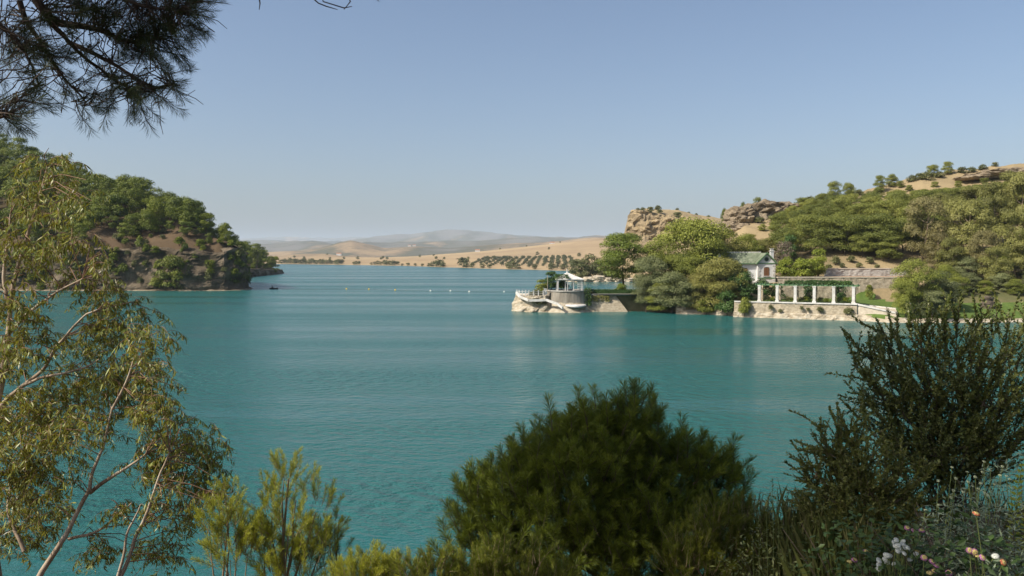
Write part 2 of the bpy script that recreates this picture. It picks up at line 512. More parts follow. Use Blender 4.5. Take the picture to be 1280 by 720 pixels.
fpx = np.linspace(-400, 1800, 560)
FL = far_layers(fpx)
fsub = [2, 2, 14, 26, 8, 14, 8, 18, 8, 24, 8, 12, 6]
cover = [0.1, 0.1, 0.10, 0.08, 0.18, 0.55, 0.5, 0.6, 0.72, 0.72, 0.78, 0.7, 0.7, 0.7]
rows = []
for k in range(len(FL) - 1):
    for s in range(fsub[k]):
        t = s / fsub[k]
        ts = t * t * (3 - 2 * t) if k > 2 else t
        d = FL[k][0] * (1 - t) + FL[k + 1][0] * t
        z = FL[k][1] * (1 - ts) + FL[k + 1][1] * ts
        rows.append((d, z, cover[k] * (1 - t) + cover[k + 1] * t))
rows.append((FL[-1][0], FL[-1][1], 0.6))
fD = np.array([r[0] for r in rows]); fZ = np.array([r[1] for r in rows])
fC = np.array([np.full(len(fpx), r[2]) for r in rows])
fX = (fpx[None] - 640) / F * fD
q = np.stack([fX.ravel(), fD.ravel(), np.zeros(fX.size)], 1)
amp = np.clip((fD.ravel() - 1900) / 2500, 0, 4) * 9 + np.clip((fD.ravel() - shore_d(np.tile(fpx, len(rows)))) / 250, 0, 1) * 1.2
nzv = fbm(q / 900.0, 5)
nz2 = fbm(q / np.array([[260.0, 420.0, 1]]) + 40, 4)
rdg = 0.5 - np.abs(fbm(q / np.array([[420.0, 900.0, 1]]) + 71, 5))
fz = fZ.ravel() + amp * (nzv * 0.45 + nz2 * 0.3 + rdg * np.clip((fD.ravel() - 2600) / 3000, 0, 1) * .9)
fz = np.where(fD.ravel() < shore_d(np.tile(fpx, len(rows))) + 15, fZ.ravel(), fz)
fcov = fC.ravel() + 0.10 * fbm(q / 500.0 + 9, 3)
fcov = np.where((fD.ravel() > 1900), fcov + 0.42 * fbm(q / np.array([[260.0, 700.0, 1]]) + 80, 3), fcov)
fm = MB()
fm.add(np.c_[q[:, :2], fz], grid_faces(len(rows), len(fpx)), 0, fcov)
tag(fm.build('terrain', M['far_land'], smooth=True), kind='structure')
fzg = fz.reshape(fD.shape)
def far_z(x, y):
    px = 640 + x / y * F
    j = int(np.clip(round((px + 400) / 2200 * (len(fpx) - 1)), 0, len(fpx) - 1))
    return float(np.interp(y, fD[:, j], fzg[:, j]))

# ------------------------------------------------------------------ wooded hill with the cliff
LS = np.array([(-900, 180), (-450, 262), (-330, 285), (-230, 291), (-187, 292), (-160, 288), (-140, 291), (-118, 288), (-104, 290), (-98, 296), (-101, 310), (-118, 345),
               (-140, 400), (-158, 470), (-165, 530), (-168, 585), (-176, 622), (-186, 640), (-260, 690), (-400, 760), (-900, 820)], float)
def ls_dist(p):
    """distance inland from the shore line (negative over water)"""
    p = np.asarray(p, float)
    best = np.full(len(p), 1e9)
    for a, b in zip(LS[:-1], LS[1:]):
        ab = b - a
        t = np.clip(((p - a) @ ab) / (ab @ ab), 0, 1)
        best = np.minimum(best, np.linalg.norm(p - (a + t[:, None] * ab), axis=1))
    ins = np.zeros(len(p), bool)
    poly = np.concatenate([LS, [(-900, 180)]])
    for a, b in zip(poly[:-1], poly[1:]):
        cond = ((a[1] > p[:, 1]) != (b[1] > p[:, 1]))
        xi = (b[0] - a[0]) * (p[:, 1] - a[1]) / (b[1] - a[1] + 1e-12) + a[0]
        ins ^= cond & (p[:, 0] < xi)
    return np.where(ins, best, -best)

def rim_h(x, y):
    """height of the cliff rim along the shore"""
    x, y = np.asarray(x, float), np.asarray(y, float)
    wob = 1 + .16 * fbm(np.stack([x / 13, y / 13, 0 * x + 2], -1).reshape(-1, 3), 3).reshape(x.shape)
    return wob * np.interp(y, [280, 330, 420, 540, 640], [15.5, 14, 7, 3.0, 1.5]) * np.interp(x, [-420, -260, -200, -98], [0.5, .75, 1.0, 1.0])

def left_z(p):
    p = np.asarray(p, float)
    D = ls_dist(p)
    rim = rim_h(p[:, 0], p[:, 1])
    up = np.interp(D, [0, 2.5, 6, 20, 60, 110, 170, 300], [-1, 0, 1.5, 9, 31, 58, 66, 60])
    up = up * np.interp(p[:, 1], [300, 430, 560, 640], [1.0, 0.95, 0.75, 0.55])
    z = np.where(D > 5.2, rim + up, -1.5 + 0 * D)
    z = np.where(D > 5.2, z + 1.2 * fbm(np.c_[p / 14.0, np.zeros(len(p))], 4) * np.clip((D - 3) / 6, 0, 1), np.minimum(z, -1 + 0 * z))
    return z

gx = np.arange(-520, -92, 2.4)
gy = np.arange(236, 730, 2.6)
gp = np.stack(np.meshgrid(gx, gy, indexing='ij'), -1).reshape(-1, 2)
gz = left_z(gp)
gD = ls_dist(gp)
lm = MB()
fc = grid_faces(len(gx), len(gy))
keep = (gD[fc] > -3).any(1)
cov = 0.35 + 0.25 * fbm(np.c_[gp / 30.0, np.zeros(len(gp))], 3)
lm.add(np.c_[gp, gz], fc[keep], 0, cov)
tag(lm.build('hillside', M['pine_floor'], smooth=True), kind='structure')

# the cliff below it: a strip along the shore, pushed in and out by ledges
def resample(pts, step):
    pts = np.asarray(pts, float)
    seg = np.linalg.norm(np.diff(pts, axis=0), axis=1)
    s = np.concatenate([[0], np.cumsum(seg)])
    t = np.arange(0, s[-1], step)
    return np.stack([np.interp(t, s, pts[:, i]) for i in range(pts.shape[1])], 1)

cl = resample(LS[2:18], 0.9)
tn = norm(np.gradient(cl, axis=0))
outn = np.stack([tn[:, 1], -tn[:, 0]], 1)
nr = 26
tt = np.linspace(0, 1, nr)
crim = rim_h(cl[:, 0], cl[:, 1]) + 1.6
Z = -1.0 + (crim[:, None] + 1.0) * tt[None]
Pc = cl[:, None, :] - outn[:, None, :] * (0.2 + 2.6 * tt[None, :, None] ** 0.9 + 8.0 * np.clip((tt[None, :, None] - .86) / .14, 0, 1) ** 1.5)
q3 = np.concatenate([Pc, Z[..., None]], -1).reshape(-1, 3)
led = fbm(q3 / np.array([[6.0, 6.0, 3.2]]), 5)
big = fbm(q3 / np.array([[16.0, 16.0, 12.0]]) + 31, 3)
off = (led * 1.5 + big * 2.2) * np.clip((q3[:, 2] + 0.5) / 3.0, 0.25, 1) * np.clip((1.02 - np.tile(tt, len(cl))) * 6, 0.15, 1)
on = np.repeat(outn, nr, 0)
q3[:, :2] += on * off[:, None]
cm = MB()
cm.add(q3, grid_faces(len(cl), nr), 0, 0.5)
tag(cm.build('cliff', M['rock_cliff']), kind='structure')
# pale stone fringe along the water
fr = cl[(cl[:, 1] < 330)]
tf = norm(np.gradient(fr, axis=0)); of = np.stack([tf[:, 1], -tf[:, 0]], 1)
n = len(fr)
wv = 0.35 + 0.6 * fbm(np.c_[fr / 4.0, np.zeros(n)], 4)
rowsV = np.stack([np.c_[fr + of * (wv[:, None] + 1.2), np.full(n, -0.6)], np.c_[fr + of * wv[:, None], 0.10 + 0.6 * wv], np.c_[fr - of * 2.5, .3 + 0.5 * wv]], 1).reshape(-1, 3)
sm = MB(); sm.add(rowsV, grid_faces(n, 3))
tag(sm.build('shore_ledge', M['rock']), kind='structure')

# ------------------------------------------------------------------ tree kit (unit height, unit crown width)
def crown_lobes(kind, sd):
    r = np.random.default_rng(sd)
    L = []
    if kind == 'pine':
        for i in range(22):
            a = r.random() * 6.283; z = 0.24 + 0.62 * r.random()
            k = math.sqrt(max(0.1, 1 - ((z - 0.5) / 0.46) ** 2))
            rr = 0.36 * (0.3 + 0.7 * r.random()) * k
            s = 0.12 + 0.07 * r.random()
            L.append((rr * math.cos(a), rr * math.sin(a), z, s * 1.1, s * 1.1, s * 0.95))
        L.append((0, 0, 0.84, 0.2, 0.2, 0.16))
    elif kind == 'umbrella':
        for i in range(26):
            a = r.random() * 6.283; z = 0.28 + 0.62 * r.random() ** 0.85
            k = math.sqrt(max(0.05, 1 - ((z - 0.55) / 0.42) ** 2))
            rr = 0.40 * (0.45 + 0.55 * r.random()) * k
            s = 0.11 + 0.05 * r.random()
            L.append((rr * math.cos(a), rr * math.sin(a), z, s * 1.25, s * 1.25, s * 0.72))
        L.append((0, 0, 0.88, 0.2, 0.2, 0.12))
    elif kind == 'broad':
        for i in range(36):
            a = r.random() * 6.283; z = 0.12 + 0.74 * r.random()
            k = math.sqrt(max(0.06, 1 - ((z - 0.48) / 0.50) ** 2))
            rr = 0.37 * (0.35 + 0.65 * r.random()) * k
            s = 0.10 + 0.085 * r.random()
            L.append((rr * math.cos(a), rr * math.sin(a), z, s * 1.2, s * 1.2, s * 0.85))
        L.append((0, 0, 0.86, 0.18, 0.18, 0.13))
    elif kind == 'oval':
        for i in range(46):
            a = r.random() * 6.283; c_ = r.uniform(-1, 1)
            k = math.sqrt(max(0.05, 1 - c_ * c_)) * (0.55 + 0.45 * r.random())
            s = 0.095 + 0.05 * r.random()
            L.append((0.39 * k * math.cos(a), 0.39 * k * math.sin(a), 0.56 + 0.34 * c_, s * 1.25, s * 1.25, s * 0.7))
        L.append((0, 0, 0.55, 0.3, 0.3, 0.26))
    elif kind == 'euc':
        for i in range(26):
            a = r.random() * 6.283; z = 0.20 + 0.68 * r.random()
            k = 0.55 + 0.45 * math.sin(min(1, z / 0.7) * math.pi * .5)
            rr = 0.36 * (0.3 + 0.7 * r.random()) * k * (1.0 if z < .75 else .65)
            s = 0.085 + 0.055 * r.random()
            L.append((rr * math.cos(a), rr * math.sin(a), z, s * 1.2, s * 1.2, s * 1.05))
        L.append((0.03, 0, 0.90, 0.14, 0.14, 0.10))
    elif kind == 'shrub':
        for i in range(12):
            a = r.random() * 6.283; z = 0.22 + 0.5 * r.random()
            rr = 0.34 * math.sqrt(r.random()) * (1.1 - 0.6 * z)
            s = 0.14 + 0.07 * r.random()
            L.append((rr * math.cos(a), rr * math.sin(a), z, s * 1.2, s * 1.2, s * 1.1))
        L.append((0, 0, 0.74, 0.22, 0.22, 0.26))
    return np.array(L)

def crown_mb(mb, L, n, size, droop=0.0, align=0.68, mat=0, asp=0.6, sd=0):
    r = np.random.default_rng(sd + 100)
    wgt = L[:, 3] * L[:, 5]
    idx = r.choice(len(L), n, p=wgt / wgt.sum())
    d = norm(r.normal(size=(n, 3)))
    d[:, 2] = np.where(d[:, 2] < -0.25, -d[:, 2] * 0.6, d[:, 2])
    d = norm(d)
    rad = 1 - 0.5 * r.random(n) ** 2.0
    rad = np.where(r.random(n) < 0.06, rad * 1.18, rad)
    C = L[idx, :3] + d * L[idx, 3:6] * rad[:, None]
    nr_ = norm(align * d / L[idx, 3:6] * 0.12 + (1 - align) * norm(r.normal(size=(n, 3))))
    dr = norm(r.normal(size=(n, 3))) * 0.8 + np.array([0, 0, -droop]) + d * 0.4
    lobv = r.random(len(L))
    var = np.clip(0.5 * r.random(n) + 0.5 * lobv[idx], 0, 1)
    sz = size * (0.6 + 0.8 * r.random(n))
    leaves(mb, C, nr_, dr, sz, sz * asp, mat, var)

def trunk_mb(mb, L, r0, kind, sd, mat=0, nl=9):
    r = np.random.default_rng(sd + 55)
    top = 0.8 if kind in ('pine', 'euc', 'umbrella') else 0.6
    lean = r.normal(size=2) * 0.03
    zs = np.linspace(-0.03, top, 7)
    pts = np.stack([lean[0] * zs * 2 + 0.012 * np.sin(zs * 9 + sd), lean[1] * zs * 2 + 0.012 * np.cos(zs * 8 + sd), zs], 1)
    mb.tube(pts, r0 * (1.15 - zs / top * 0.95).clip(0.12), 7, mat)
    for li in r.choice(len(L), min(nl, len(L)), replace=False):
        c = L[li, :3]
        z0 = max(0.1, min(top * 0.9, c[2] - 0.22 + 0.1 * r.random()))
        b = np.array([np.interp(z0, zs, pts[:, 0]), np.interp(z0, zs, pts[:, 1]), z0])
        mid = (b + c) / 2 + np.array([0, 0, -0.03])
        mb.tube([b, mid, c], [r0 * .42, r0 * .28, r0 * .12], 5, mat)

KIT = {}
def kit(kind, n, size, crown_mat, v, bark='bark', r0=0.018, droop=0.0, align=0.68, asp=0.6, squash=1.0):
    key = (kind, n, crown_mat, v)
    if key not in KIT:
        L = crown_lobes(kind, v * 7 + 1)
        a = MB(); crown_mb(a, L, n, size, droop, align, 0, asp, v)
        b = MB(); trunk_mb(b, L, r0, kind, v)
        KIT[key] = (b.mesh('trunk_' + kind, M[bark], True), a.mesh('crown_' + kind, M[crown_mat]))
    return KIT[key]

def put_tree(name, loc, wid, hei, meshes, label, cat, group, rot=None):
    o = thing(name, loc, label, cat, group)
    o.scale = (wid, wid, hei)
    o.rotation_euler = (0, 0, random.random() * 6.283 if rot is None else rot)
    link('trunk', meshes[0], o, (0, 0, 0))
    link('crown', meshes[1], o, (0, 0, 0))
    return o

def one_mesh_tree(kind, n, size, crown_mat, v, bark='bark'):
    key = ('one', kind, n, crown_mat, v)
    if key not in KIT:
        L = crown_lobes(kind, v * 7 + 2)
        a = MB(); crown_mb(a, L, n, size, 0, .5, 0, .7, v)
        trunk_mb(a, L, 0.03, kind, v, 1, 3)
        KIT[key] = a.mesh('tree_' + kind, [M[crown_mat], M[bark]])
    return KIT[key]

def put_one(name, loc, wid, hei, me, label, cat, group):
    o = link(name, me, None, loc)
    o.scale = (wid, wid, hei)
    o.rotation_euler = (0, 0, random.random() * 6.283)
    return tag(o, label, cat, group)

# ------------------------------------------------------------------ pines of the wooded hill
PINES = [kit('pine', 5000, 0.038, 'pine_far', v, r0=0.016) for v in range(6)]
PINES2 = [kit('umbrella', 5000, 0.038, 'pine_far', v, r0=0.016) for v in range(4)]
PINES3 = [kit('broad', 5000, 0.038, 'pine_far', 30 + v, r0=0.016) for v in range(4)]
r = np.random.default_rng(5)
pts = np.c_[r.uniform(-345, -96, 14000), r.uniform(288, 690, 14000)]
D = ls_dist(pts)
taken = []
for p, d_ in zip(pts, D):
    if d_ < 4.0 or d_ > 125: continue
    px = 640 + p[0] / p[1] * F
    if px < -45 or px > 362: continue
    if p[1] < 420:
        sp = 5.4 if d_ > 22 else 4.9
        if px < 150 and d_ < 30 and p[1] < 335 and r.random() < 0.25: continue
        if p[1] > 400 and px < 200: continue
    else:
        sp = 7.5
        if d_ > 40 or px < 285: continue
    if any((p[0] - a) ** 2 + (p[1] - b) ** 2 < sp * sp for a, b, *_ in taken): continue
    taken.append((p[0], p[1], d_, px))
taken = sorted(taken, key=lambda q: q[2])[:340]
# keep the trees whose tops rise into view over the ones before them
sky_row = np.full(460, 1000.0)
seen = []
for q_ in sorted(taken, key=lambda q: q[1]):
    zt = left_z(np.array([q_[:2]]))[0]
    a_ = int(max(0, q_[3] + 60 - 4.0 / q_[1] * F)); b_ = int(min(459, q_[3] + 60 + 4.0 / q_[1] * F)) + 1
    row = HZ - (zt + 9.5 - H) / q_[1] * F
    if (row < sky_row[a_:b_] + (22 if q_[3] > 130 else -2)).any(): seen.append(q_)
    sky_row[a_:b_] = np.minimum(sky_row[a_:b_], row)
taken = seen
tz = left_z(np.array([(a, b) for a, b, *_ in taken]))
for i, ((x, y, d_, px), z) in enumerate(zip(taken, tz)):
    hgt = random.uniform(8.0, 13.5) if d_ > 14 else random.uniform(5, 10)
    wid = hgt * random.uniform(0.7, 1.02)
    if y > 430:
        lab, g = 'dark pine on the low far headland beyond the cliff', 'pines on the low headland'
        hgt *= 1.1; wid *= 1.0
    elif d_ < 16:
        lab, g = 'pine tree growing along the rim above the lakeside cliff', 'pines along the cliff rim'
    elif d_ < 60:
        lab, g = 'pine tree on the brown slope above the cliff of the wooded hill', 'pines on the slope above the cliff'
    else:
        lab, g = 'pine tree near the crest of the wooded hill', 'pines near the crest of the wooded hill'
    ms = PINES[i % 6] if random.random() < .45 else (PINES2[i % 4] if random.random() < .3 else PINES3[i % 4])
    look = 'round-crowned ' if ms in PINES3 else ('flat-layered ' if ms in PINES2 else 'loose-crowned ')
    put_tree('pine_tree', (x, y, z - 0.4), wid, hgt, ms, look + lab, 'tree', look + g)

# shrubs on and below the cliff
SHR = [kit('shrub', 1100, 0.085, 'scrub', v, r0=0.02) for v in range(3)]
SHRD = [kit('shrub', 1100, 0.085, 'pine_far', v, r0=0.02) for v in range(3)]
r = np.random.default_rng(8)
k = 0
while k < 150:
    t = r.integers(0, len(cl))
    if cl[t, 1] > 330: continue
    px = 640 + cl[t, 0] / cl[t, 1] * F
    if px < -30: continue
    f = r.random() ** 0.7
    p = np.array([*(cl[t] - outn[t] * (0.2 + 3.4 * f)), f * crim[t]])
    s = r.uniform(1.8, 5.4)
    put_tree('cliff_shrub', p - np.array([0, 0, s * .35]), s, s * r.uniform(.7, 1.2), (SHRD if r.random() < .7 else SHR)[k % 3],
             ('shrub at the foot of the lakeside cliff by the water', 'scrubby shrub clinging to the face of the lakeside cliff', 'shrub on the top ledge of the lakeside cliff')[int(f > .3) + int(f > .75)], 'shrub',
             ('shrubs at the cliff foot', 'shrubs on the cliff face', 'shrubs on the cliff ledge')[int(f > .3) + int(f > .75)])
    k += 1
k = 0
r = np.random.default_rng(18)
while k < 70:
    p = np.array([[r.uniform(-200, -100), r.uniform(292, 345)]])
    d_ = ls_dist(p)[0]
    px = 640 + p[0, 0] / p[0, 1] * F
    if d_ < 3.5 or d_ > 26 or px < -10: continue
    s = r.uniform(1.6, 3.8)
    put_tree('slope_shrub', (p[0, 0], p[0, 1], float(left_z(p)[0]) - .3 if d_ > 5.5 else float(rim_h(p[0, 0], p[0, 1])) + 1.0), s * 1.3, s, (SHRD if r.random() < .5 else SHR)[k % 3],
             'low shrub on the bare brown strip between the cliff and the pines', 'shrub', 'shrubs on the brown strip above the cliff')
    k += 1
bx = P(214, 360, 288)
put_tree('broadleaf_tree', (bx[0], 288.5, 0.3), 11, 13, kit('broad', 4200, 0.05, 'broad_green', 0), 'rounded light green tree at the foot of the cliff', 'tree', None)
bx = P(195, 360, 289)
put_tree('bush', (bx[0], 289.0, 0.3), 6.5, 5, kit('shrub', 1800, 0.07, 'broad_green', 5), 'low green bush beside the light green tree under the cliff', 'bush', None)

# ------------------------------------------------------------------ right shore: hill, terraces
RC = {
 845: ([168, 170, 173, 188, 192, 200, 210, 230, 250, 300, 420], [-1.5, 0, 2.5, 2.8, 2.5, 1, -1, -1, -1, -1, -1]),
 880: ([167, 169, 172, 188, 192, 200, 212, 232, 250, 300, 420], [-1.5, 0, 2.8, 3.2, 3.6, 4, 5, 5, 4, 2, -1]),
 905: ([164, 166, 169, 176, 180, 192, 205, 228, 250, 300, 420], [-1.5, 0, 3, 3.6, 5, 6.4, 9, 15, 22, 14, -1]),
 930: ([160.5, 162.3, 164, 172, 176, 190, 200, 225, 250, 310, 420], [-1.5, 0, 3.0, 3.3, 6, 6.4, 10, 19, 26, 24, 5]),
 985: ([157, 158.6, 160.2, 171, 173, 182, 192, 225, 255, 320, 420], [-1.5, 0, 3.05, 3.3, 6.3, 7.2, 11.5, 20, 27.5, 27, 15]),
 1030: ([154, 155.4, 157, 171, 172.6, 179, 190, 225, 258, 330, 420], [-1.5, 0, 3.05, 3.3, 7.2, 7.6, 12, 21, 30, 31, 25]),
 1070: ([151, 152.4, 154, 170, 171.6, 179, 190, 225, 260, 330, 420], [-1.5, 0, 3.05, 3.3, 7.2, 7.6, 12, 21.5, 32, 33, 25]),
 1115: ([145, 147, 149.5, 168, 171, 179, 190, 225, 262, 330, 430], [-1.5, 0, 1.3, 3.2, 6, 8, 12.5, 23, 35, 37, 30]),
 1190: ([145, 147, 149, 160, 170, 180, 190, 225, 262, 330, 430], [-1.5, 0, 1.0, 3.4, 6, 9, 13, 26, 40, 43, 35]),
 1280: ([146, 148, 150, 160, 170, 180, 190, 225, 262, 330, 430], [-1.5, 0, 1.0, 3.6, 6, 9, 13, 27, 42.5, 44, 37]),
 1450: ([146, 148, 150, 160, 170, 180, 190, 225, 262, 330, 430], [-1.5, 0, 1.0, 3.6, 6, 9, 13, 28, 45, 46, 40]),
 1900: ([146, 148, 150, 160, 170, 180, 190, 225, 262, 330, 430], [-1.5, 0, 1.0, 3.6, 6, 9, 13, 28, 45, 46, 40])}
def col_table(tab, pxs):
    ks = sorted(tab)
    Dk = np.array([tab[k][0] for k in ks], float)
    Zk = np.array([tab[k][1] for k in ks], float)
    D = np.stack([np.interp(pxs, ks, Dk[:, i]) for i in range(Dk.shape[1])])
    Zz = np.stack([np.interp(pxs, ks, Zk[:, i]) for i in range(Dk.shape[1])])
    return D, Zz

def col_terrain(tab, pxs, sub, amp_fn, wav, sd):
    D, Zz = col_table(tab, pxs)
    d, z = [], []
    for k in range(len(D) - 1):
        for s in range(sub[k]):
            t = s / sub[k]
            d.append(D[k] * (1 - t) + D[k + 1] * t); z.append(Zz[k] * (1 - t) + Zz[k + 1] * t)
    d.append(D[-1]); z.append(Zz[-1])
    d, z = np.array(d), np.array(z)
    x = (pxs[None] - 640) / F * d
    q = np.stack([x.ravel(), d.ravel(), z.ravel() * 1.0], 1)
    a = amp_fn(np.tile(pxs, len(d)), d.ravel(), z.ravel())
    zz = z.ravel() + a * fbm(q / wav + sd, 5)
    return np.c_[q[:, :2], zz], d, zz.reshape(d.shape)

rpx = np.concatenate([np.arange(845, 1300, 2.5), np.arange(1300, 1900, 12)])
V, rd, rz = col_terrain(RC, rpx, [2, 3, 6, 3, 4, 6, 16, 16, 10, 6], lambda p, d, z: np.clip((d - 190) / 30, 0, 1) * 1.5, 16.0, 3)
xx = V.reshape(*rd.shape, 3)
cov = 0.36 + 0.45 * np.clip(fbm(V / 26.0 + 5, 3), -0.4, 1)
Fr = grid_faces(*rd.shape)
ctr = V[Fr].mean(1)
dist = ctr[:, 1]; pxc = 640 + ctr[:, 0] / ctr[:, 1] * F
lawn = (dist < np.interp(pxc, [1085, 1150], [171, 159])) & (pxc > 930) & (ctr[:, 2] > 0.8)
rm = MB()
rm.add(V, Fr, 0, cov)
rm.M = [np.where(lawn, 1, np.where((dist < 176) & (ctr[:, 2] < 1.3), 2, 0))]
tag(rm.build('hillside', [M['hill_land'], M['lawn'], M['pale_bank']], smooth=True), kind='structure')
def right_z(px, d):
    j = int(np.argmin(np.abs(rpx - px)))
    return float(np.interp(d, rd[:, j], rz[:, j]))

# mesa behind the inlet
MC = {
 690: ([401, 404, 412, 425, 436, 446, 456, 480, 540, 640, 760], [-1.5, -1.2, -1, -1, -1, -1, -1, -1, -1, -1, -1]),
 712: ([396, 399, 405, 418, 430, 442, 456, 480, 540, 640, 760], [-1.5, 0, 1.2, 1.8, 2.2, 2.4, 2.2, 1.5, 1, -1, -1]),
 745: ([394, 397, 403, 418, 430, 442, 456, 480, 540, 640, 760], [-1.5, 0, 1.8, 3.5, 4.5, 5, 5.5, 6, 6, 3, -1]),
 776: ([392, 395, 402, 418, 432, 446, 458, 480, 540, 640, 760], [-1.5, 0, 2.2, 6, 9, 13, 16, 18, 14, 6, 2]),
 784: ([392, 395, 402, 418, 432, 444, 452, 480, 540, 640, 760], [-1.5, 0, 2.2, 7, 12, 19, 33, 35, 28, 10, 2]),
 790: ([392, 395, 402, 418, 432, 443, 449, 480, 540, 640, 760], [-1.5, 0, 2.2, 7, 13, 21, 38, 39, 34, 12, 2]),
 805: ([391, 394, 401, 418, 432, 440, 446, 480, 540, 640, 760], [-1.5, 0, 2.2, 8, 15, 22, 37, 41.5, 38, 14, 2]),
 850: ([390, 393, 400, 415, 430, 440, 448, 480, 540, 640, 760], [-1.5, 0, 2.2, 8, 15, 21, 34, 40, 42, 18, 3]),
 880: ([390, 393, 400, 415, 430, 440, 450, 480, 540, 640, 760], [-1.5, 0, 2.2, 8, 15, 21, 30, 36, 40, 20, 4]),
 910: ([390, 393, 400, 415, 430, 440, 450, 480, 540, 640, 760], [-1.5, 0, 2.2, 8, 15, 20, 26, 33, 38, 22, 4]),
 1000: ([390, 393, 400, 415, 430, 440, 450, 480, 540, 640, 760], [-1.5, 0, 2.2, 8, 15, 20, 26, 33, 38, 24, 5]),
 1100: ([390, 393, 400, 415, 430, 440, 450, 480, 540, 640, 760], [-1.5, 0, 2.2, 8, 15, 20, 26, 33, 38, 24, 5])}
mpx = np.concatenate([np.arange(690, 920, 1.1), np.arange(920, 1101, 6)])
MV, md, mz = col_terrain(MC, mpx, [2, 3, 5, 5, 6, 22, 12, 8, 5, 4], lambda p, d, z: np.clip((z - 1.5) / 4, 0, 1) * np.clip(1.5 * np.exp(-((d - 446) / 14.0) ** 2) + 0.5, 0, 2) * 0.9, 7.0, 8)
# push the cliff band in and out so that it breaks into ledges and hollows
band = np.exp(-((MV[:, 1] - 447) / 8.0) ** 2) * np.clip((MV[:, 2] - 14) / 6, 0, 1)
MV[:, 1] += band * 3.2 * fbm(MV / np.array([[5.0, 40.0, 3.0]]) + 4, 5)
MV[:, 0] += band * 1.3 * fbm(MV / np.array([[5.0, 40.0, 3.0]]) + 64, 4)
Fm = grid_faces(*md.shape)
ctr = MV[Fm].mean(1)
nrm_ = np.cross(MV[Fm[:, 1]] - MV[Fm[:, 0]], MV[Fm[:, 3]] - MV[Fm[:, 0]])
steep = np.abs(norm(nrm_)[:, 2]) < 0.72
mm = MB()
mm.add(MV, Fm, 0, 0.06 + 0.2 * np.clip(fbm(MV / 30.0 + 5, 3), -0.3, 1))
mm.M = [np.where(steep & (ctr[:, 2] > 9), 1, np.where(ctr[:, 2] < 1.3, 2, 0))]
tag(mm.build('mesa', [M['hill_land'], M['rock_gold'], M['pale_bank']]), 'rock-edged flat-topped hill of dry grass behind the inlet', kind='structure')
def mesa_z(px, d):
    j = int(np.argmin(np.abs(mpx - px)))
    return float(np.interp(d, md[:, j], mz[:, j]))

# ------------------------------------------------------------------ rock outcrops on the right hill
def rock_mesh(name, c, size, sd, mat, rz=0.0):
    th = np.linspace(0, math.pi, 34); ph = np.linspace(0, 2 * math.pi, 61)
    a, b = np.meshgrid(th, ph, indexing='ij')
    u = np.stack([np.sin(a) * np.cos(b), np.sin(a) * np.sin(b), np.cos(a)], -1).reshape(-1, 3)
    u = np.sign(u) * np.abs(u) ** 0.72
    p = u * np.asarray(size)
    nn = fbm(p / np.array([[2.8, 2.8, .75]]) + sd, 5) * 0.32 + fbm(p / 5.0 + sd * 3, 3) * 0.22
    p = p * (1 + nn[:, None] * np.array([[1, 1, .7]]))
    ca, sa = math.cos(rz), math.sin(rz)
    p = np.stack([p[:, 0] * ca - p[:, 1] * sa, p[:, 0] * sa + p[:, 1] * ca, p[:, 2]], 1)
    mb = MB(); mb.add(p, grid_faces(34, 61)[:, ::-1])
    return link(name, mb.mesh(name, M[mat]), None, c)
for i, (px, py, d, sx, sz) in enumerate([(925, 277, 243, 4.2, 4.2), (943, 272, 246, 5.0, 4.4), (962, 268, 249, 5.0, 3.8), (980, 266, 251, 4.6, 3.0), (933, 289, 238, 3.4, 2.6), (958, 293, 235, 3.2, 3.0), (972, 284, 238, 2.6, 2.2)]):
    o = rock_mesh('rock_outcrop', P(px, py, d), (sx, 4.5, sz), i * 7 + 2, 'rock', 0.1 * i)
    tag(o, 'weathered tan crag jutting from the hillside above the white house', 'rock', 'crags above the white house')
for i, (px, py, d, sx, sz) in enumerate([(903, 289, 240, 3.0, 2.6), (915, 285, 241, 2.6, 2.2)]):
    o = rock_mesh('rock_outcrop', P(px, py, d), (sx, 4, sz), i * 7 + 62, 'rock', 0.3)
    tag(o, 'low grey boulder beside the crags above the big lakeside trees', 'rock', 'boulders beside the crags')
for i, (px, py, d, sx, sz) in enumerate([(1232, 216, 252, 6, 1.0), (1255, 213, 252, 6.5, 1.3), (1278, 212, 252, 6, 1.4), (1215, 219, 252, 4.5, .8), (1300, 211, 252, 6, 1.2)]):
    o = rock_mesh('rock_ledge', P(px, py, d), (sx, 5, sz), i * 5 + 90, 'rock', 0.15)
    o.location.z -= 1.0
    tag(o, 'flat grey rock ledge on the bare top of the hill', 'rock', 'rock ledges on the hilltop')

# ------------------------------------------------------------------ peninsula
PEN = [(X(735, 178.6), 178.6), (X(800, 178.6), 178.6), (35, 176.5), (40, 172.5), (44, 171.0), (49, 173), (50, 190), (44, 197), (30, 196), (17, 193.5), (10, 189), (X(735, 178.6) - 2, 184)]
pm = MB(); pm.prism(PEN, -1.2, 3.85, 0, 0.0)
tag(pm.build('peninsula_ground', M['hill_land']), kind='structure')
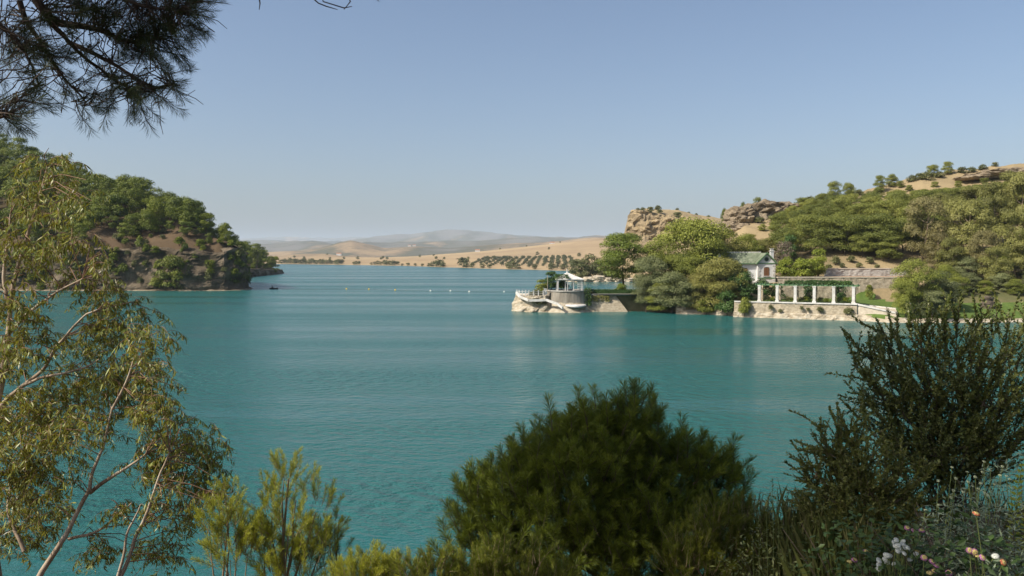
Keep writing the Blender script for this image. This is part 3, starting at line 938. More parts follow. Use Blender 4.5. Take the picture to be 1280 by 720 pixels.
# battered wall along its front
wl = thing('retaining_wall', (23, 178, 0), 'pale battered stone wall holding the peninsula beside the round bastion', 'wall')
x0, x1 = X(733, 178), X(803, 178)
xs = np.linspace(x0, x1, 30); zs = np.linspace(-1.0, 3.55, 9)
A, B = np.meshgrid(xs, zs, indexing='ij')
A = x0 + (A - x0) * ((X(770, 178) - x0) + (3.55 - B) * .72) / (x1 - x0)
Vw = np.stack([A, 178.3 - (3.55 - B) * 0.42 + 0.07 * fbm(np.c_[A.ravel(), B.ravel(), B.ravel() * 0] / 1.3, 4).reshape(A.shape), B], -1).reshape(-1, 3)
a = MB(); a.add(Vw, grid_faces(30, 9)[:, ::-1] * 1); a.build('wall_face', M['stone'], wl)
a = MB(); a.add(np.concatenate([Vw[-9:], Vw[-9:] + np.array([-.3, 3.0, 0])]), [(i, i + 1, i + 10, i + 9) for i in range(8)]); a.build('wall_end', M['stone'], wl)
a = MB(); a.box(((X(770, 178) + x1) / 2, 178.9, 1.4), (x1 - X(770, 178), .5, 4.4)); a.build('recessed_wall', M['concrete'], wl)
a = MB(); a.box(((x0 + x1) / 2, 178.75, 3.72), (x1 - x0, 0.95, 0.36)); a.build('coping', M['concrete'], wl)

def leafy_box(mb, c, size, n, leaf, mat=0, seed=0, rnd=0.3, droop=0.2):
    r = np.random.default_rng(seed)
    u = r.uniform(-1, 1, (n, 3))
    ax = r.integers(0, 3, n)
    sgn = np.where(r.random(n) < .5, -1, 1)
    u[np.arange(n), ax] = sgn * (1 - 0.3 * r.random(n) ** 2)
    nn = np.zeros((n, 3)); nn[np.arange(n), ax] = sgn
    p = np.asarray(c) + u * np.asarray(size) / 2 * (1 + rnd * 0.5 * fbm(u * 2.5 + seed, 3)[:, None])
    leaves(mb, p, norm(nn * .6 + r.normal(size=(n, 3)) * .5), r.normal(size=(n, 3)) + np.array([0, 0, -droop]), leaf * (0.6 + 0.8 * r.random(n)), leaf * 0.65, mat, r.random(n))

def hedge(name, c, size, n, leaf, mat, label, seed=1):
    a = MB()
    a.box((0, 0, 0), (size[0] * .9, size[1] * .86, size[2] * .9))
    b = MB(); leafy_box(b, (0, 0, 0), size, n, leaf, 0, seed)
    o = thing(name, (c[0], c[1], c[2] - size[2] / 2), label, 'hedge')
    link('stems', a.mesh('stems', M['dark_shrub']), o, (0, 0, size[2] / 2))
    link('foliage', b.mesh('foliage', M[mat]), o, (0, 0, size[2] / 2))
    return o
hx0, hx1 = X(739, 179.6), X(800, 179.6)
hedge('hedge', ((hx0 + hx1) / 2, 179.9, 4.35), (hx1 - hx0, 1.0, 1.0), 2600, 0.22, 'dark_shrub', 'clipped dark green hedge on top of the peninsula wall')
a = MB(); leafy_box(a, (X(748, 177.6), 177.75, 2.95), (4.6, .5, 1.1), 900, .28, 0, 5)
vp = a.build('creeper', M['broad_yellow']); tag(vp, 'yellowish creeper hanging over the peninsula wall', 'plant')
put_tree('round_bush', (X(776, 180.6), 180.6, 3.8), 3.3, 2.4, kit('shrub', 2200, .07, 'pine_mid', 7), 'rounded green bush between the hedge and the big pine', 'bush', None)
# far lamp post by the pine
lp = thing('lamp_post', (X(791.5, 184), 184, 3.85), 'thin dark post standing behind the hedge near the big pine', 'post')
a = MB(); a.tube([(X(791.5, 184), 184, 3.8), (X(791.5, 184), 184, 6.6)], 0.06, 6); a.build('pole', M['dark'], lp)
a = MB(); a.lathe((X(791.5, 184), 184, 6.6), [(0.02, 0), (.14, .05), (.18, .35), (.05, .45), (0.0, .5)], 8); a.build('lantern', M['dark'], lp)

# bastion
BC = (X(710.5, 180.2), 180.2)
bs = thing('round_bastion', (BC[0], BC[1], 0), 'round grey masonry bastion carrying the white pavilion', 'bastion')
a = MB(); a.lathe((BC[0], BC[1], 0), [(4.95, 1.9), (4.85, 3.2), (4.75, 4.55), (0.0, 4.56)], 40); a.build('drum', M['drum'], bs)
a = MB(); a.lathe((BC[0], BC[1], 0), [(4.7, 4.5), (4.95, 4.5), (4.95, 4.75), (4.5, 4.75), (4.5, 4.5)], 40); a.build('parapet_coping', M['concrete'], bs)
# flaring pale base, lopsided like a ship's hull
th = np.linspace(0, 2 * math.pi, 61); zz = np.linspace(0, 1, 9)
A, B = np.meshgrid(th, zz, indexing='ij')
flare = 1.0 + 0.5 * np.clip(np.cos(A + 2.2), 0, 1)
rad = 4.9 + (1 - B) ** 1.3 * 2.0 * flare + 0.14 * fbm(np.stack([np.cos(A).ravel() * 5, np.sin(A).ravel() * 5, B.ravel() * 3], 1), 4).reshape(A.shape)
Vb = np.stack([BC[0] + rad * np.cos(A), BC[1] + rad * np.sin(A), -0.8 + B * 2.9], -1).reshape(-1, 3)
a = MB(); a.add(Vb, grid_faces(61, 9)[:, ::-1] * 1); a.build('flared_base', M['pale_bank'], bs, True)
th = np.linspace(R(-100), R(-52), 20)
Vw = []
for t in th:
    k = math.sin((t - th[0]) / (th[-1] - th[0]) * math.pi)
    for rr, z in ((5.0, 1.75), (5.5 + .3 * k, 1.72), (5.9 + .75 * k, 1.55), (6.0 + .75 * k, 1.45 - .35 * k), (5.7, 1.3 - .3 * k)):
        Vw.append((BC[0] + rr * math.cos(t), BC[1] + rr * math.sin(t), z))
a = MB(); a.add(Vw, grid_faces(20, 5)); a.build('white_apron', M['white'], bs, True)

# low rocky spur with white parapets
SP = [(X(644, 180), 181), (X(652, 178), 178), (X(665, 176.5), 176.5), (X(682, 176), 176.3), (X(690, 177), 178), (X(690, 184), 184), (X(672, 188), 188), (X(650, 187), 187)]
SPr = resample(np.array(SP + [SP[0]]), 0.45)
zz = np.linspace(0, 1, 10)
cS = SPr.mean(0)
dn = norm(SPr - cS)
Vs = []
for i, p in enumerate(SPr):
    for t in zz:
        pp = p + dn[i] * (1 - t) ** 1.4 * 1.5
        Vs.append((pp[0], pp[1], -0.8 + t * 4.4))
Vs = np.array(Vs)
nzs = fbm(Vs / np.array([[1.5, 1.5, .7]]), 5)
Vs[:, :2] += np.repeat(dn, 10, 0) * (nzs * 0.62)[:, None]
Vs[:, 2] += 0.12 * fbm(Vs / .8 + 5, 3)
sp = thing('rocky_spur', (cS[0], cS[1], 0), 'pale rocky spur at the tip of the peninsula below the bastion', 'rock')
a = MB(); a.add(Vs, grid_faces(len(SPr), 10)); a.build('rock_face', M['pale_bank'], sp)
top = np.array([Vs[i * 10 + 9] for i in range(len(SPr))])
a = MB(); a.add(np.concatenate([top, [[cS[0], cS[1], 3.7]]]), [(i, (i + 1) % len(top), len(top)) for i in range(len(top))]); a.build('terrace_floor', M['gravel'], sp)

def wall_strip(mb, pts, h, t=0.3, var=.5):
    for p, q_ in zip(pts[:-1], pts[1:]):
        p, q_ = np.array(p, float), np.array(q_, float)
        d = q_ - p
        n_ = norm(np.array([-d[1], d[0], 0]))
        V = [p - n_ * t / 2, q_ - n_ * t / 2, q_ + n_ * t / 2, p + n_ * t / 2]
        V = np.array(V + [v + np.array([0, 0, h]) for v in V])
        mb.add(V, [(0, 3, 2, 1), (4, 5, 6, 7), (0, 1, 5, 4), (1, 2, 6, 5), (2, 3, 7, 6), (3, 0, 4, 7)], 0, var)

pw = thing('stair_parapet', P(661, 376, 175.6), 'white painted parapet stepping down the rocky spur to the water', 'parapet')
line = [P(645.5, 366, 179.3), P(650, 371, 177.2), P(661, 375.5, 175.6), P(672, 375.5, 175.4), P(683, 375, 175.2), P(690, 377.5, 174.6), P(697, 380, 173.9), P(703.5, 385, 173.0)]
for p, q_ in zip(line[:-1], line[1:]):
    a = MB(); wall_strip(a, [p - np.array([0, 0, .25]), q_ - np.array([0, 0, .25])], 0.5, 0.45); a.build('parapet_wall', M['white'], pw)
bl = thing('balustrade', P(650, 366, 179), 'white balustrade with short posts round the tip terrace', 'balustrade')
posts = [P(646, 368, 180.5), P(649, 369.5, 178.6), P(653, 371, 177.6), P(657, 372, 177.0), P(661, 372.5, 176.8), P(667, 372.5, 176.7), P(673, 372.5, 176.8), P(679, 372.5, 177.0)]
for p in posts:
    a = MB(); a.box((p[0], p[1], 4.1), (.22, .22, 1.1)); a.box((p[0], p[1], 4.70), (.32, .32, .12)); a.build('post', M['white'], bl)
for p, q_ in zip(posts[:-1], posts[1:]):
    for z in (3.95, 4.4):
        a = MB(); wall_strip(a, [(p[0], p[1], z), (q_[0], q_[1], z)], .08, .08); a.build('rail', M['white'], bl)
for i, (px, py, s) in enumerate([(664, 369, 1.6), (671, 367, 2.2), (678, 369, 1.7), (668, 377, 1.3), (675, 378.5, 1.5), (682, 379, 1.3), (689, 374, 1.2)]):
    p = P(px, py, 175.9 if py > 375 else 178)
    put_tree('spur_shrub', p - np.array([0, 0, s * .5]), s * 1.3, s, SHR[i % 3], 'straggly grey-green shrub on the rocky spur by the white parapet', 'shrub', 'shrubs on the rocky spur')

# pavilion
PVC = np.array([X(711, 180), 180.0, 4.56])
pv = thing('pavilion', PVC, 'white open garden pavilion with peaked roof and finial on the bastion', 'pavilion')
hw = 2.75
for sx in (-1, -.33, .33, 1):
    for sy in (-1, 1):
        a = MB()
        a.box((PVC[0] + sx * hw, PVC[1] + sy * hw * .8, PVC[2] + 1.15), (.17, .17, 2.3))
        a.box((PVC[0] + sx * hw, PVC[1] + sy * hw * .8, PVC[2] + .15), (.36, .36, .3))
        a.build('post', M['white'], pv)
ez, az = PVC[2] + 2.3, PVC[2] + 4.0
apx = PVC[0] - 0.4
for sy in (-1, 1):
    a = MB(); a.box((PVC[0], PVC[1] + sy * hw * .8, ez + .1), (2 * hw + .5, .18, .2)); a.build('beam', M['white'], pv)
for sx in (-1, 1):
    a = MB(); a.box((PVC[0] + sx * hw, PVC[1], ez + .1), (.18, 2 * hw * .8, .2)); a.build('beam', M['white'], pv)
e = [(PVC[0] - hw - .3, PVC[1] - hw * .8 - .3), (PVC[0] + hw + .5, PVC[1] - hw * .8 - .3), (PVC[0] + hw + .5, PVC[1] + hw * .8 + .3), (PVC[0] - hw - .3, PVC[1] + hw * .8 + .3)]
rf = MB()
Vr = [(*c, ez + .22) for c in e] + [(apx, PVC[1], az)] + [(*c, ez + .34) for c in e] + [(apx, PVC[1], az + .14)]
rf.add(Vr, [(0, 1, 6, 5), (1, 2, 7, 6), (2, 3, 8, 7), (3, 0, 5, 8)])
rf.add(Vr, [(5, 6, 9), (6, 7, 9), (7, 8, 9), (8, 5, 9), (1, 0, 4), (2, 1, 4), (3, 2, 4), (0, 3, 4)])
ro = rf.build('roof', M['white'], pv)
a = MB(); a.lathe((apx, PVC[1], az), [(.16, 0), (.16, .25), (.07, .35), (.13, .55), (.02, .95), (0, .97)], 8); a.build('finial', M['white'], ro)
for k in range(5):
    a = MB(); a.box((PVC[0] + hw - .95 + k * .3, PVC[1] - hw * .8, PVC[2] + 1.2), (.06, .06, 2.1)); a.build('lattice_bar', M['white'], pv)
for k in range(4):
    a = MB(); a.box((PVC[0] + hw - .35, PVC[1] - hw * .8 - .04, PVC[2] + .5 + k * .5), (1.25, .05, .06)); a.build('lattice_bar', M['white'], pv)
cn = thing('canopy', (X(703, 178.3), 178.3, 4.56), 'low white flat canopy on thin posts beside the pavilion', 'canopy')
cc = (X(703.5, 178.0), 177.9)
a = MB(); a.box((cc[0], cc[1], 7.15), (2.4, 1.5, .16)); a.box((cc[0], cc[1], 7.32), (1.8, 1.1, .18), taper=.6); a.build('roof_slab', M['white'], cn)
for sx in (-1, 1):
    for sy in (-1, 1):
        a = MB(); a.box((cc[0] + sx * 1.05, cc[1] + sy * .6, 5.85), (.12, .12, 2.5)); a.build('post', M['white'], cn)
tb = thing('table', (PVC[0] - .3, PVC[1] - .6, 4.56), 'small pale table under the pavilion roof', 'table')
a = MB(); a.box((PVC[0] - .3, PVC[1] - .6, 5.3), (1.3, .8, .07)); a.build('tabletop', M['white'], tb)
for sx in (-1, 1):
    for sy in (-1, 1):
        a = MB(); a.box((PVC[0] - .3 + sx * .55, PVC[1] - .6 + sy * .3, 4.91), (.07, .07, .7)); a.build('leg', M['dark'], tb)
a = MB(); leafy_box(a, (apx - 1.2, PVC[1] - 1.3, ez + .75), (2.6, 2.6, 1.2), 1300, .26, 0, 12, .6)
tag(a.build('climbing_vine', M['dark_shrub']), 'dark green vine sprawling over the side of the pavilion roof', 'plant')
fp = thing('flagpole', (X(684.5, 177.2), 177.2, 4.5), 'thin pale pole standing at the edge of the bastion', 'pole')
a = MB(); a.tube([(X(684.5, 177.2), 177.2, 3.6), (X(684.5, 177.2), 177.2, 8.1)], .07, 6); a.build('mast', M['stone'], fp)
a = MB(); a.box((X(681.5, 177.4), 177.4, 4.3), (.5, .5, 1.4)); a.box((X(681.5, 177.4), 177.4, 5.05), (.65, .65, .14)); tag(a.build('gate_pier', M['white']), 'stubby white gate pier beside the thin pole', 'pier')
put_tree('pavilion_shrub', (X(703, 182.6), 182.6, 4.4), 3.6, 2.6, kit('shrub', 2400, .07, 'dark_shrub', 8), 'dark leafy shrub behind the pavilion posts', 'bush', None)
put_tree('bastion_tree', (X(689, 182), 182, 4.3), 3.6, 4.6, kit('broad', 3000, .07, 'dark_shrub', 3), 'upright dark green tree growing beside the pavilion', 'tree', None)
put_tree('bastion_bush', (X(677, 181.5), 181.5, 3.5), 3.3, 3.6, kit('broad', 2500, .07, 'broad_green', 3), 'lighter green bush sloping down from the pavilion to the spur', 'bush', None)
a = MB(); leafy_box(a, (X(734.5, 177.3), 177.0, 3.4), (1.3, 1.3, 3.6), 900, .26, 0, 19, .5)
tag(a.build('creeper', M['dark_shrub']), 'dark creeper in the corner between the bastion and the wall', 'plant')

# big peninsula trees
put_tree('pine_tree', (X(779, 186), 186, 3.6), 14.2, hz(289, 186) - 3.6, kit('oval', 26000, .020, 'pine_mid', 2, r0=.02), 'large dark green pine with layered crown standing behind the hedge', 'tree', None, 0.4)
KB = [kit('broad', 24000, .021, 'broad_green', v) for v in range(3)]
KG = [kit('broad', 22000, .022, 'broad_grey', v, droop=.5) for v in range(3)]
KY = [kit('broad', 20000, .023, 'broad_yellow', v, droop=.4) for v in range(2)]
def rt(px, d, top, wpx, ms, label, cat='tree', group=None, name='broadleaf_tree', base=None, zf=None):
    z0 = (zf or right_z)(px, d) if base is None else base
    z0 -= 0.25
    hh = max(hz(top, d) - z0, 2.2)
    return put_tree(name, (X(px, d), d, z0), min(wpx / F * d, hh * 1.25), hh, ms, label, cat, group)
rt(862, 187, 270, 122, KB[0], 'tallest broad green tree of the lakeside clump', base=3.5)
rt(832, 183, 298, 80, KB[1], 'mid-sized green tree between the big pine and the tallest lakeside tree', base=3.5)
rt(886, 181, 296, 76, KB[2], 'round green tree in front of the tallest lakeside tree', base=3)
rt(814, 176.5, 318, 52, KG[0], 'grey-green tree at the end of the peninsula wall', base=2.6)
rt(841, 172.2, 338, 66, KG[1], 'low spreading grey-green tree drooping to the water', base=0.6)
rt(899, 169.0, 320, 68, KY[0], 'olive-yellow weeping tree over the water in front of the white house', base=1.2)
rt(917, 168.5, 327, 44, KY[1], 'smaller olive-yellow tree screening the left wing of the white house', base=2.5)
rt(912, 192, 286, 56, KY[1], 'yellowish green tree behind the white house', base=6)
rt(934, 196, 291, 48, KB[1], 'light green tree rising behind the roof of the white house', base=7)
rt(808, 175.6, 344, 40, KG[2], 'low grey-green tree hanging over the recessed wall beside the pale battered wall', base=0.4)
rt(824, 173.6, 352, 40, KB[0], 'green tree crown hanging to the water before the recessed wall', base=0.2)
rt(876, 170.4, 340, 50, KY[1], 'yellow-green drooping tree at the water between the grey-green and weeping trees', base=0.3)
rt(852, 178, 318, 62, KB[2], 'rounded green tree filling the middle of the lakeside clump', base=2.6)
rt(862, 171, 352, 40, KG[2], 'small grey-green tree low over the water between two drooping trees', base=0.6)
rt(928, 168, 338, 44, kit('broad', 5000, .045, 'dark_shrub', 0), 'dark green vine-covered tree at the corner of the house', base=3)
rt(909, 164.5, 362, 36, kit('shrub', 3500, .06, 'dark_shrub', 6), 'dark bush under the weeping tree at the waterline', 'bush', base=0.2, name='bush')
rt(884, 168, 372, 40, kit('shrub', 3500, .06, 'broad_green', 6), 'fresh green bush overhanging the water under the weeping tree', 'bush', base=0.1, name='bush')
rt(931, 160.6, 372, 22, kit('shrub', 2200, .07, 'broad_green', 7), 'green shrub growing out of the terrace wall at the waterline', 'bush', base=0.1, name='bush')
for i, (px, top, wd, d) in enumerate([(721, 323, 26, 402), (738, 317, 34, 404), (729, 329, 24, 399), (748, 327, 26, 402), (757, 333, 24, 400)]):
    rt(px, d, top, wd, kit('broad', 2200, .06, 'scrub', i % 3), 'grey-green tree on the far bank across the inlet behind the pavilion', 'tree', 'trees on the bank across the inlet', base=mesa_z(px, d))
for i, (px, top, wd) in enumerate([(735, 342, 14), (752, 342, 16), (768, 342, 16), (786, 343, 14)]):
    rt(px, 400, top, wd, SHR[i % 3], 'low scrub bush on the pale rocks across the inlet', 'bush', 'bushes across the inlet', 'bush', mesa_z(px, 400))
for i, (px, sx, sz) in enumerate([(724, 2.6, 1.4), (736, 3.5, 2.0), (749, 4.2, 2.6), (761, 3.2, 1.7), (772, 4.0, 2.0), (788, 3.0, 1.6)]):
    o = rock_mesh('shore_boulder', (X(px, 394), 394, 0.4), (sx, 2.5, sz), i * 3 + 140, 'pale_bank', .2 * i)
    tag(o, 'pale boulder on the far waterline across the inlet', 'rock', 'boulders across the inlet')
# bushes on the mesa
for i, (px, d, s) in enumerate([(797, 470, 3.2), (803, 450, 3.4), (812, 448, 4.4), (824, 452, 4.0), (822, 476, 4.5), (813, 446, 2.0), (846, 482, 2.5), (870, 500, 2.2), (847, 452, 5.5), (860, 505, 2.2), (885, 510, 2.6)]):
    put_tree('mesa_bush', (X(px, d), d, mesa_z(px, d) - s * .2), s * 1.25, s * .8, SHR[i % 3], 'dark scrub bush on the dry flat-topped hill', 'bush', 'bushes on the flat-topped hill')

# ------------------------------------------------------------------ terrace with pergola
def on_terr(px):           # line of the terrace edge
    t = (px - 930) / 140.0
    return np.array([X(930, 162) + t * (X(1072, 152.6) - X(930, 162)), 162 + t * (152.6 - 162)])
ta, tb_ = on_terr(918), on_terr(1070)
tdir = norm(tb_ - ta); tn_ = np.array([tdir[1], -tdir[0]])           # towards the water
if tn_[1] > 0: tn_ = -tn_
tang = math.atan2(tdir[1], tdir[0])
tw = thing('terrace_wall', (*((ta + tb_) / 2), 0), 'long low stone wall along the water below the pergola', 'wall')
def strip(mb, prof, s0, s1, n=60, jit=0.12, sd=0):
    L_ = np.linalg.norm(tb_ - ta)
    V = []
    for s in np.linspace(s0, s1, n):
        for o_, z in prof:
            pt = ta + tdir * s * L_ + tn_ * o_
            V.append((pt[0], pt[1], z))
    V = np.array(V)
    V[:, :2] += tn_ * (jit * fbm(V / 0.9 + sd, 4))[:, None]
    mb.add(V, grid_faces(n, len(prof)))
a = MB(); strip(a, [(0.5, 0.9), (0.4, 1.6), (.3, 2.3), (.25, 3.0), (-.6, 3.02)], 0, 1); a.build('wall_face', M['stone'], tw)
a = MB(); strip(a, [(2.0, -.7), (1.3, .1), (1.0, .5), (.75, 1.0), (.3, 1.15)], 0, 1.12, 70, .3, 5); a.build('foot_bank', M['pale_bank'], tw)
a = MB(); strip(a, [(.42, 2.98), (.42, 3.22), (-.2, 3.22), (-.2, 2.98)], 0, 1, 2, 0); a.build('coping', M['white'], tw)
# ramp with white kerbs going down to the water
rp = thing('ramp', (*tb_, 0), 'pale ramp with white kerbs sloping from the terrace to the water', 'ramp')
r0_, r1_ = P(1069, 380.5, 152.8), P(1122, 392, 148.6)
r2_, r3_ = P(1075, 381.5, 156.5), P(1120, 386.5, 153)
a = MB()
a.add([r0_, r1_, r3_, r2_], [(0, 1, 2, 3)]); a.add(np.array([r0_, r1_, r1_ - (0, 0, 3), r0_ - (0, 0, 3.5)]), [(0, 3, 2, 1)])
a.build('ramp_slab', M['gravel'], rp)
a = MB(); wall_strip(a, [r0_ - (0, 0, .05), r1_ - (0, 0, .05)], .3, .35); a.build('kerb', M['white'], rp)
a = MB(); wall_strip(a, [r2_ - (0, 0, .05), r3_ - (0, 0, .05)], .28, .3); a.build('kerb', M['white'], rp)

pg = thing('pergola', (*on_terr(1007), 3.2), 'long pergola of square white pillars under green beams on the terrace', 'pergola')
pil = [949.7, 972.5, 995.2, 1018.6, 1042.0, 1065.4]
for px in pil:
    c = on_terr(px) - tn_ * 0.55
    a = MB(); a.box((*c, 4.75), (.52, .52, 3.3), tang); a.box((*c, 3.3), (.7, .7, .35), tang); a.box((*c, 6.35), (.66, .66, .18), tang)
    a.build('pillar', M['white'], pg)
    c = on_terr(px) - tn_ * 3.6
    a = MB(); a.box((*c, 4.75), (.5, .5, 3.3), tang); a.build('pillar', M['stone'], pg)
cA, cB = on_terr(944), on_terr(1072)
for off_ in (.55, 3.6):
    m_ = (cA + cB) / 2 - tn_ * off_
    a = MB(); a.box((*m_, 6.55), (np.linalg.norm(cB - cA), .22, .24), tang); a.build('beam', M['green_paint'], pg)
for px in np.linspace(945, 1070, 22):
    m_ = on_terr(px) - tn_ * 2.1
    a = MB(); a.box((*m_, 6.75), (.12, 4.0, .16), tang); a.build('crossbeam', M['green_paint'], pg)
for i, (pa, pb, h_) in enumerate([(983, 1014, .6), (1014, 1040, .75), (1036, 1060, .6)]):
    m_ = on_terr((pa + pb) / 2) - tn_ * 2.3
    a = MB()
    L_ = np.linalg.norm(on_terr(pb) - on_terr(pa))
    leafy_box(a, (0, 0, 0), (L_, 3.6, h_), 1400, .28, 0, 30 + i, .7)
    o = link('vine', a.mesh('vine', M['dark_shrub']), None, (*m_, 7.05)); o.rotation_euler = (0, 0, tang)
    tag(o, 'dark green vine spread over the pergola beams', 'plant', 'vines on the pergola')
for i, (px, top, wd, d) in enumerate([(1012, 355, 17, 163), (1050, 354, 20, 162)]):
    rt(px, d, top, wd, kit('broad', 2200, .07, 'dark_shrub', 1 + i), 'small rounded dark green tree behind the pergola pillars', 'tree', 'small trees behind the pergola', 'small_tree')
rt(1087, 168, 355.5, 12, kit('broad', 2200, .07, 'broad_green', 2), 'small round shrub standing alone before the stone terraces', 'bush', None, 'bush')
for i, (px, s) in enumerate([(958, 1.3), (965, 1.0), (983, 1.2), (989, 1.0), (1001, 1.1), (1007, 1.3), (1025, 1.2), (1032, 1.0), (1048, 1.2), (1055, 1.3)]):
    c = on_terr(px) - tn_ * 2.2
    put_tree('pergola_shrub', (*c, 3.1), s * 1.5, s, (SHR, SHRD)[i % 2][i % 3], 'knee-high garden shrub between the pergola pillars', 'bush', 'shrubs under the pergola')
for i, (px, s, z) in enumerate([(1060, 2.0, .8), (1027, 1.4, 1.4), (1004, 1.0, 1.8), (966, 1.2, 1.7), (978, .9, 1.2), (1012, .9, 1.6)]):
    c = on_terr(px) + tn_ * .9
    put_tree('wall_shrub', (*c, z - .2), s * 1.2, s, SHR[i % 3], 'green-brown shrub growing out of the terrace wall above the water', 'bush', 'shrubs on the terrace wall')
# stone terraces behind the lawn
def ret_wall(label, pa, pb, d, z0, z1, mat, name='retaining_wall', sd=0):
    xa, xb = X(pa, d), X(pb, d)
    t = thing(name, ((xa + xb) / 2, d, z0), label, 'wall')
    n_, m_ = 90, 10
    A, B = np.meshgrid(np.linspace(xa, xb, n_), np.linspace(z0, z1, m_), indexing='ij')
    jit = fbm(np.c_[A.ravel() / .6, B.ravel() / .35, np.full(A.size, sd)], 3).reshape(A.shape) * .09
    V = np.stack([A, d - (z1 - B) * .08 + jit, B], -1)
    a = MB(); a.add(V.reshape(-1, 3), grid_faces(n_, m_)[:, ::-1] * 1); a.build('wall_face', M[mat], t)
    a = MB(); a.box(((xa + xb) / 2, d + .35, z1 + .05), (xb - xa, .9, .22)); a.build('coping', M['gravel'], t)
    return t
ret_wall('lower rough stone retaining wall behind the lawn and pergola', 972, 1130, 170.6, 3.0, 7.75, 'stone', sd=1)
ret_wall('upper pale retaining wall above the stepped stone terrace', 1030, 1135, 178.6, 7.4, 9.5, 'concrete', sd=4)
pt = MB(); pt.add([(X(1000, 171.4), 171.4, 7.83), (X(1130, 171.4), 171.4, 7.83), (X(1130, 178.5), 178.5, 7.86), (X(1000, 178.5), 178.5, 7.86)], [(0, 1, 2, 3)])
tag(pt.build('path', plain('earth_path', (0.34, 0.20, 0.12), .95)), kind='structure')

# ------------------------------------------------------------------ white house
HD = 178.0
hb = right_z(955, HD) - 0.2
hb = 6.2
hx = X(958, HD)
hs = thing('white_house', (hx - 3, HD, hb), 'white lakeside house with green tiled roof and small gable', 'house')
gw, ge, ga = 3.9, hb + 4.65, hb + 6.85                # gable width, eaves, apex
gx0, gx1 = hx - gw / 2, hx + gw / 2
def quad(mb, *p): mb.add(np.array(p, float), [tuple(range(len(p)))])
a = MB()
a.box((hx, HD + 3.5, (hb + ge) / 2 - .4), (gw, 7.0, ge - hb + .8))
quad(a, (gx0, HD, ge), (gx1, HD, ge), (hx, HD, ga - .15))
a.build('wall', M['plaster'], hs)
mx0 = X(890, HD)
a = MB(); a.box(((mx0 + gx0) / 2, HD + 4.2, (hb + ge) / 2 - .4), (gx0 - mx0 - .01, 6.4, ge - hb + .8))
quad(a, (mx0, HD + 1.0, ge), (mx0, HD + 4.2, ga - .2), (mx0, HD + 7.4, ge))
a.build('wall', M['plaster'], hs)
def roof_plane(mb, p0, p1, p2, p3, n, th=.12):
    """ridged tiles from eave p0-p1 up to ridge p3-p2, n ribs"""
    p0, p1, p2, p3 = [np.array(p, float) for p in (p0, p1, p2, p3)]
    nn = norm(np.cross(p1 - p0, p3 - p0))
    us = np.linspace(0, 1, n * 4 + 1)
    V = []
    for u in us:
        off = nn * (th + .07 * math.cos(u * n * 2 * math.pi))
        V += [p0 * (1 - u) + p1 * u + off, p3 * (1 - u) + p2 * u + off]
    mb.add(np.array(V), grid_faces(len(us), 2))
    mb.add(np.array([p0, p1, p2, p3]) - nn * .02, [(0, 1, 2, 3)])
ov = .45
a = MB()
roof_plane(a, (hx, HD - ov, ga), (hx, HD + 7, ga), (gx1 + ov, HD + 7, ge - .25), (gx1 + ov, HD - ov, ge - .25), 24)
roof_plane(a, (gx0 - ov, HD - ov, ge - .25), (gx0 - ov, HD + 7, ge - .25), (hx, HD + 7, ga), (hx, HD - ov, ga), 24)
g_roof = a.build('roof', M['roof'], hs)
a = MB()
roof_plane(a, (mx0 - .4, HD + .55, ge - .2), (hx, HD + .55, ge - .2), (hx, HD + 4.2, ga), (mx0 - .4, HD + 4.2, ga), 40)
roof_plane(a, (hx, HD + 7.85, ge - .2), (mx0 - .4, HD + 7.85, ge - .2), (mx0 - .4, HD + 4.2, ga), (hx, HD + 4.2, ga), 40)
m_roof = a.build('roof', M['roof'], hs)
a = MB(); a.tube([(mx0 - .4, HD + 4.2, ga + .14), (hx, HD + 4.2, ga + .14)], .13, 6); a.build('ridge_cap', M['white'], m_roof)
# barge boards and eave trim
for sx in (-1, 1):
    a = MB(); wall_strip(a, [(hx, HD - ov - .03, ga - .16), (hx + sx * (gw / 2 + ov), HD - ov - .03, ge - .42)], .3, .1); a.build('barge_board', M['green_paint'], g_roof)
a = MB(); a.box((hx, HD - .06, ge - .12), (gw + .1, .12, .2)); a.build('string_course', M['green_paint'], hs)
a = MB(); a.box((hx, HD - .06, hb + 1.25), (gw + .1, .12, .22)); a.build('string_course', M['green_paint'], hs)
a = MB(); a.box(((mx0 + gx0) / 2, HD + .50, ge - .22), (gx0 - mx0, .1, .18)); a.build('fascia', M['green_paint'], m_roof)
